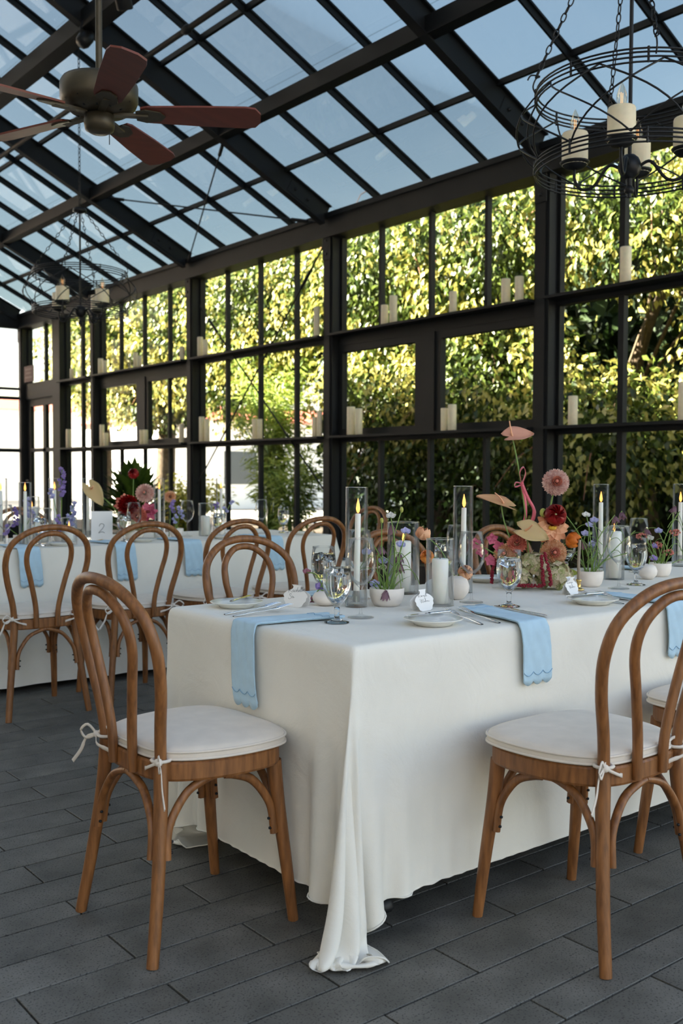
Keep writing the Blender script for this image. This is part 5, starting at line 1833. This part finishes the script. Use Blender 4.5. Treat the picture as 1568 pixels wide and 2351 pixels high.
def budvase(label, loc, r_, h, blooms):
    t = thing('bud_vase', label, 'vase', loc, 0, GV)
    MB().lathe([(.001, 0), (r_ * .55, .001), (r_ * .92, h * .28), (r_, h * .55), (r_ * .82, h * .85), (r_ * .40, h), (r_ * .3, h * .97), (r_ * .3, h * .8), (.001, h * .75)], 24).build('vase', M['ceramic'], t)
    for (kind, p, mm, s_) in blooms:
        e = Vector(p) - Vector(loc)
        stem(t, [(0, 0, h * .8), Vector((0, 0, h)).lerp(e, .5) + Vector((0, 0, .02)), e], .0019)
        if kind == 'pea':
            mb = MB()
            sweet_pea(mb, e, cam_to() + Vector((random.uniform(-.4, .4), 0, .2)), s_)
            mb.build('sweet_pea', M[mm], t)
        else:
            ranunculus(t, e, (-.6, -.6, .45) if kind == 'ran' else (.1, -.3, .9), s_, M[mm], M['yellowc'], 6)
    return t
budvase('squat white bud vase with violet sweet peas beside the corner goblet', (1.924, 2.484, T + .001), .043, .046,
        [('pea', (1.895, 2.545, .836), 'mauve', .014), ('pea', (1.915, 2.50, .79), 'violet', .019), ('pea', (1.935, 2.475, .785), 'violet', .019), ('pea', (1.89, 2.51, .748), 'mauve', .013)])
budvase('round white vase holding orange and peach ranunculus', (2.365, 2.345, T + .001), .042, .078,
        [('ran2', (2.30, 2.44, .948), 'peach', .026), ('ran', (2.305, 2.425, .873), 'oranger', .024), ('ran', (2.395, 2.335, .822), 'peach', .026)])
budvase('round white bud vase with a violet bloom near the picture edge', (3.422, 2.334, T + .001), .037, .06, [('pea', (3.44, 2.32, .815), 'violet', .018)])
br = thing('brass_candlestick', 'thin grey taper in a small brass candlestick beside the arrangement', 'candlestick', (2.898, 2.262, T + .001))
MB().lathe([(.001, 0), (.019, 0), (.020, .003), (.012, .007), (.006, .012), (.008, .018), (.0055, .024), (.010, .034), (.010, .038), (.006, .038), (.006, .03), (.001, .03)], 18).build('base', M['brass'], br)
MB().tube([(0, 0, .03), (-.004, -.001, .10), (.003, 0, .18)], [.0062, .0058, .005], 10).build('taper', mat('grey brown wax', lin(150, 134, 116), .5), br)
fp = MB()
petal_grid(fp, (2.855, 2.26, T + .003), (1, -.3, 0), (0, 0, 1), .02, .016, .2, .2, .7)
tag(fp.build('fallen_petal', M['orange']), 'single orange petal fallen beside the brass candlestick', 'petal')

# ------------------------------------------------------------------ settings on the back table
BZ = BT + .001
GB2 = 'things on the back table'
for k, (x, h, lb) in enumerate(((2.03, .37, 'lit taper in a glass cylinder at the picture edge on the back table'), (2.085, .35, 'second lit taper from the picture edge on the back table'), (2.405, .37, 'lit taper in a glass cylinder behind the bluebell spike'), (2.608, .37, 'lit taper in a glass cylinder beside the cream anthurium'), (3.03, .37, 'lit taper in a glass cylinder beside the red flowers'), (3.57, .37, 'lit taper in a glass cylinder alone before the bamboo'))):
    taper_in_glass((x, (5.62, 5.40, 5.76, 5.74, 5.62, 5.76)[k], BZ), lb, 'tapers in tall cylinders on the back table', h=h, th=.30)
hurricane((3.353, 5.60, BZ), 'pillar in a short glass beside the wine glass on the back table', 'pillars in glass on the back table', .045, .21, .030, .13, False)
hurricane((2.24, 5.55, BZ), 'lit pillar in a wide low glass on the back table', 'pillars in glass on the back table', .055, .20, .036, .12, True)
hurricane((2.33, 5.38, BZ), 'lit pillar in a short glass behind the first back row chair', 'pillars in glass on the back table', .045, .15, .034, .10, True)
hurricane((2.30, 5.85, BZ), 'raised lit candle in a glass on the far side of the back table', 'pillars in glass on the back table', .045, .26, .034, .20, True)
for x, y, lb in ((3.23, 5.62, 'wine glass on the back table reflecting an orange bloom'), (3.79, 5.60, 'wine glass on the back table near its end'), (2.77, 5.45, 'wine glass on the back table beside the number card'), (1.98, 5.42, 'wine glass on the back table at the picture edge')):
    wine((x, y, BZ), lb, 'wine glasses on the back table')
for x, y, lb in ((3.955, 5.58, 'water goblet at the end of the back table'), (2.66, 5.36, 'water goblet in front of the number card'), (3.32, 5.38, 'water goblet on the back table behind the third chair'), (2.15, 5.36, 'water goblet on the back table behind the first chair')):
    goblet((x, y, BZ), lb, 'water goblets on the back table')
for x, y, lb in ((2.25, 5.31, 'plate on the back table behind the first chair'), (2.76, 5.33, 'plate on the back table behind the second chair'), (3.30, 5.30, 'plate on the back table behind the third chair'), (3.93, 5.34, 'plate at the end of the back table')):
    plate((x, y, BZ), lb, 'plates on the back table')
for i, (x, lb) in enumerate(((2.01, 'blue napkin hanging behind the first back row chair'), (2.565, 'blue napkin hanging behind the second back row chair'), (3.0, 'blue napkin hanging between the second and third back row chairs'), (3.59, 'blue napkin hanging beside the last back row chair'))):
    napkin((x, BY0 - .006), (0, 1), .12, .26, .20, .03 if i else 0, lb, 'blue napkins on the back table', table_z=BT, out=.028, seed=i)
nc = thing('number_card', 'tall white table card with a handwritten 2', 'table card', (2.585, 5.50, BZ), R(60))
m4 = Matrix(((0, 0, -1, 0), (-1, 0, 0, 0), (0, 1, 0, 0), (0, 0, 0, 1)))
m4 = Matrix.Rotation(R(6), 4, 'Y') @ m4
f_ = MB().box(-.062, .062, 0, .178, 0, .0012, m4).build('card', M['card'], nc)
MB().tube([m4 @ Vector(p + (.0018,)) for p in [(v.x, v.y) for v in smoothpath([(-.016, .088, 0), (-.006, .104, 0), (.012, .098, 0), (.006, .078, 0), (-.018, .050, 0), (.0, .056, 0), (.016, .050, 0)], 6)]], .0013, 5).build('numeral', M['ink'], f_)
cs_ = MB().lathe([(.001, 0), (.03, 0), (.032, .006), (.001, .012)], 14).build('stand', M['brass'], nc)
# red arrangement
B0 = Vector((2.84, 5.60, BZ))
ba = thing('flower_arrangement', 'red and coral arrangement on the back table behind the number card', 'flowers', B0)
MB().lathe([(.001, 0), (.05, 0), (.065, .02), (.068, .05), (.06, .055), (.001, .05)], 18).build('vase', M['ceramic'], ba)
def Q(x, z, dy=0):
    return Vector((x - B0.x, dy, z - B0.z))
dahlia(ba, Q(2.79, .955, -.03), (-.6, -.75, .2), .065, M['burg'], M['darkc'], 7, 'red_dahlia')
open_bloom(ba, Q(2.79, .955, .0), (-.6, -.75, .3), .07, M['dcoral'], M['darkc'], 8, 'coral_bloom')
dahlia(ba, Q(2.92, 1.026), (-.6, -.75, .2), .060, M['dpink'], M['dcoral'], 8, 'pink_dahlia')
stem(ba, [Q(2.92, 1.0), Q(2.90, .9), Q(2.85, .80)], .003)
ranunculus(ba, Q(2.843, 1.144), (-.5, -.6, .5), .034, M['burg'], M['darkc'], 5, 'dark_red_ranunculus')
stem(ba, [Q(2.843, 1.12), Q(2.84, 1.0), Q(2.84, .80)], .003)
dahlia(ba, Q(2.848, .885, -.04), (-.6, -.75, .2), .060, M['dcoral'], M['darkc'], 8, 'coral_dahlia')
open_bloom(ba, Q(2.93, .91, -.02), (-.4, -.75, .2), .06, M['orchid'], M['darkc'], 7, 'magenta_bloom')
hydrangea(ba, Q(2.77, .83, -.05), .055, M['hyd'], 50)
hydrangea(ba, Q(2.88, .82, -.05), .05, M['hyd'], 50)
anthurium(ba, Q(2.565, 1.055), (-.3, -.6, .4), (.45, 0, -.9), .15, M['anthbeige'], W=.05, fold=.4, name='cream_anthurium')
stem(ba, [Q(2.58, 1.05), Q(2.70, .95), Q(2.82, .80)], .003)
# lilac spires
def spire(label, base, tips):
    t = thing('flower_spires', label, 'flowers', base, 0, 'lilac stems on the back table')
    bowl(None, .045, .055).build('bowl', M['ceramic'], t)
    for i, (x, z, L) in enumerate(tips):
        e = Vector((x - base[0], random.uniform(-.03, .03), z - base[2]))
        stem(t, [(0, 0, .04), Vector((0, 0, .04)).lerp(e, .5), e], .0024)
        mb = MB()
        for k in range(int(L / .011)):
            p = e + Vector((random.uniform(-.014, .014), random.uniform(-.014, .014), -k * .011))
            sweet_pea(mb, p, Vector((random.uniform(-1, 1), -1, random.uniform(-.2, .4))), .015)
        mb.build('flower_spike', M['lilac'] if i % 3 else M['violet'], t)
    return t
spire('lilac spires in a bowl at the picture edge of the back table', (2.10, 5.50, BZ), [(2.06, .95, .12), (2.13, 1.0, .12), (2.17, .93, .10), (2.02, .85, .06)])
spire('tall lilac spires behind the lit pillars on the back table', (2.36, 5.56, BZ), [(2.355, 1.17, .17), (2.43, .97, .16), (2.40, .90, .12), (2.33, .90, .10), (2.30, 1.05, .06)])
spire('lilac stems with one orange bloom beside the far taper', (3.14, 5.60, BZ), [(3.10, .97, .08), (3.17, .93, .08), (3.13, .88, .06)])
spire('loose lilac stems before the bamboo on the back table', (3.46, 5.62, BZ), [(3.44, .95, .05), (3.50, .92, .04), (3.55, .96, .03)])
ob_ = thing('dahlia_stem', 'orange brown dahlia stem beside the far taper on the back table', 'flower', (3.13, 5.68, BZ))
dahlia(ob_, Vector((0.01, 0, 1.0 - BZ)), (-.6, -.75, .2), .04, M['dorange'], M['darkc'], 6)
stem(ob_, [(0, 0, 0), (.01, 0, .12), (.012, .01, 1.0 - BZ - .01)], .003)
# potted shrub by the far window
pp = thing('potted_shrub', 'dark green potted shrub standing by the far sash window', 'plant', (5.7, 11.2, 0))
MB().lathe([(.001, 0), (.15, 0), (.2, .4), (.21, .42), (.18, .42), (.17, .36), (.001, .36)], 20).build('pot', M['stucco'], pp)
N = 500
d = unit(N)
d[:, 2] = np.abs(d[:, 2])
leaf_mesh('foliage', d * np.array([.35, .35, .75]) * rng.uniform(.5, 1, N)[:, None] + np.array([0, 0, .45]), d + np.array([0, 0, .2]), d + np.array([0, 0, .6]), rng.uniform(.12, .24, N), rng.uniform(.07, .12, N), M['leafb'], pp)
MB().tube([(0, 0, .36), (.02, 0, .9)], .02, 6).build('stem', M['bark'], pp)
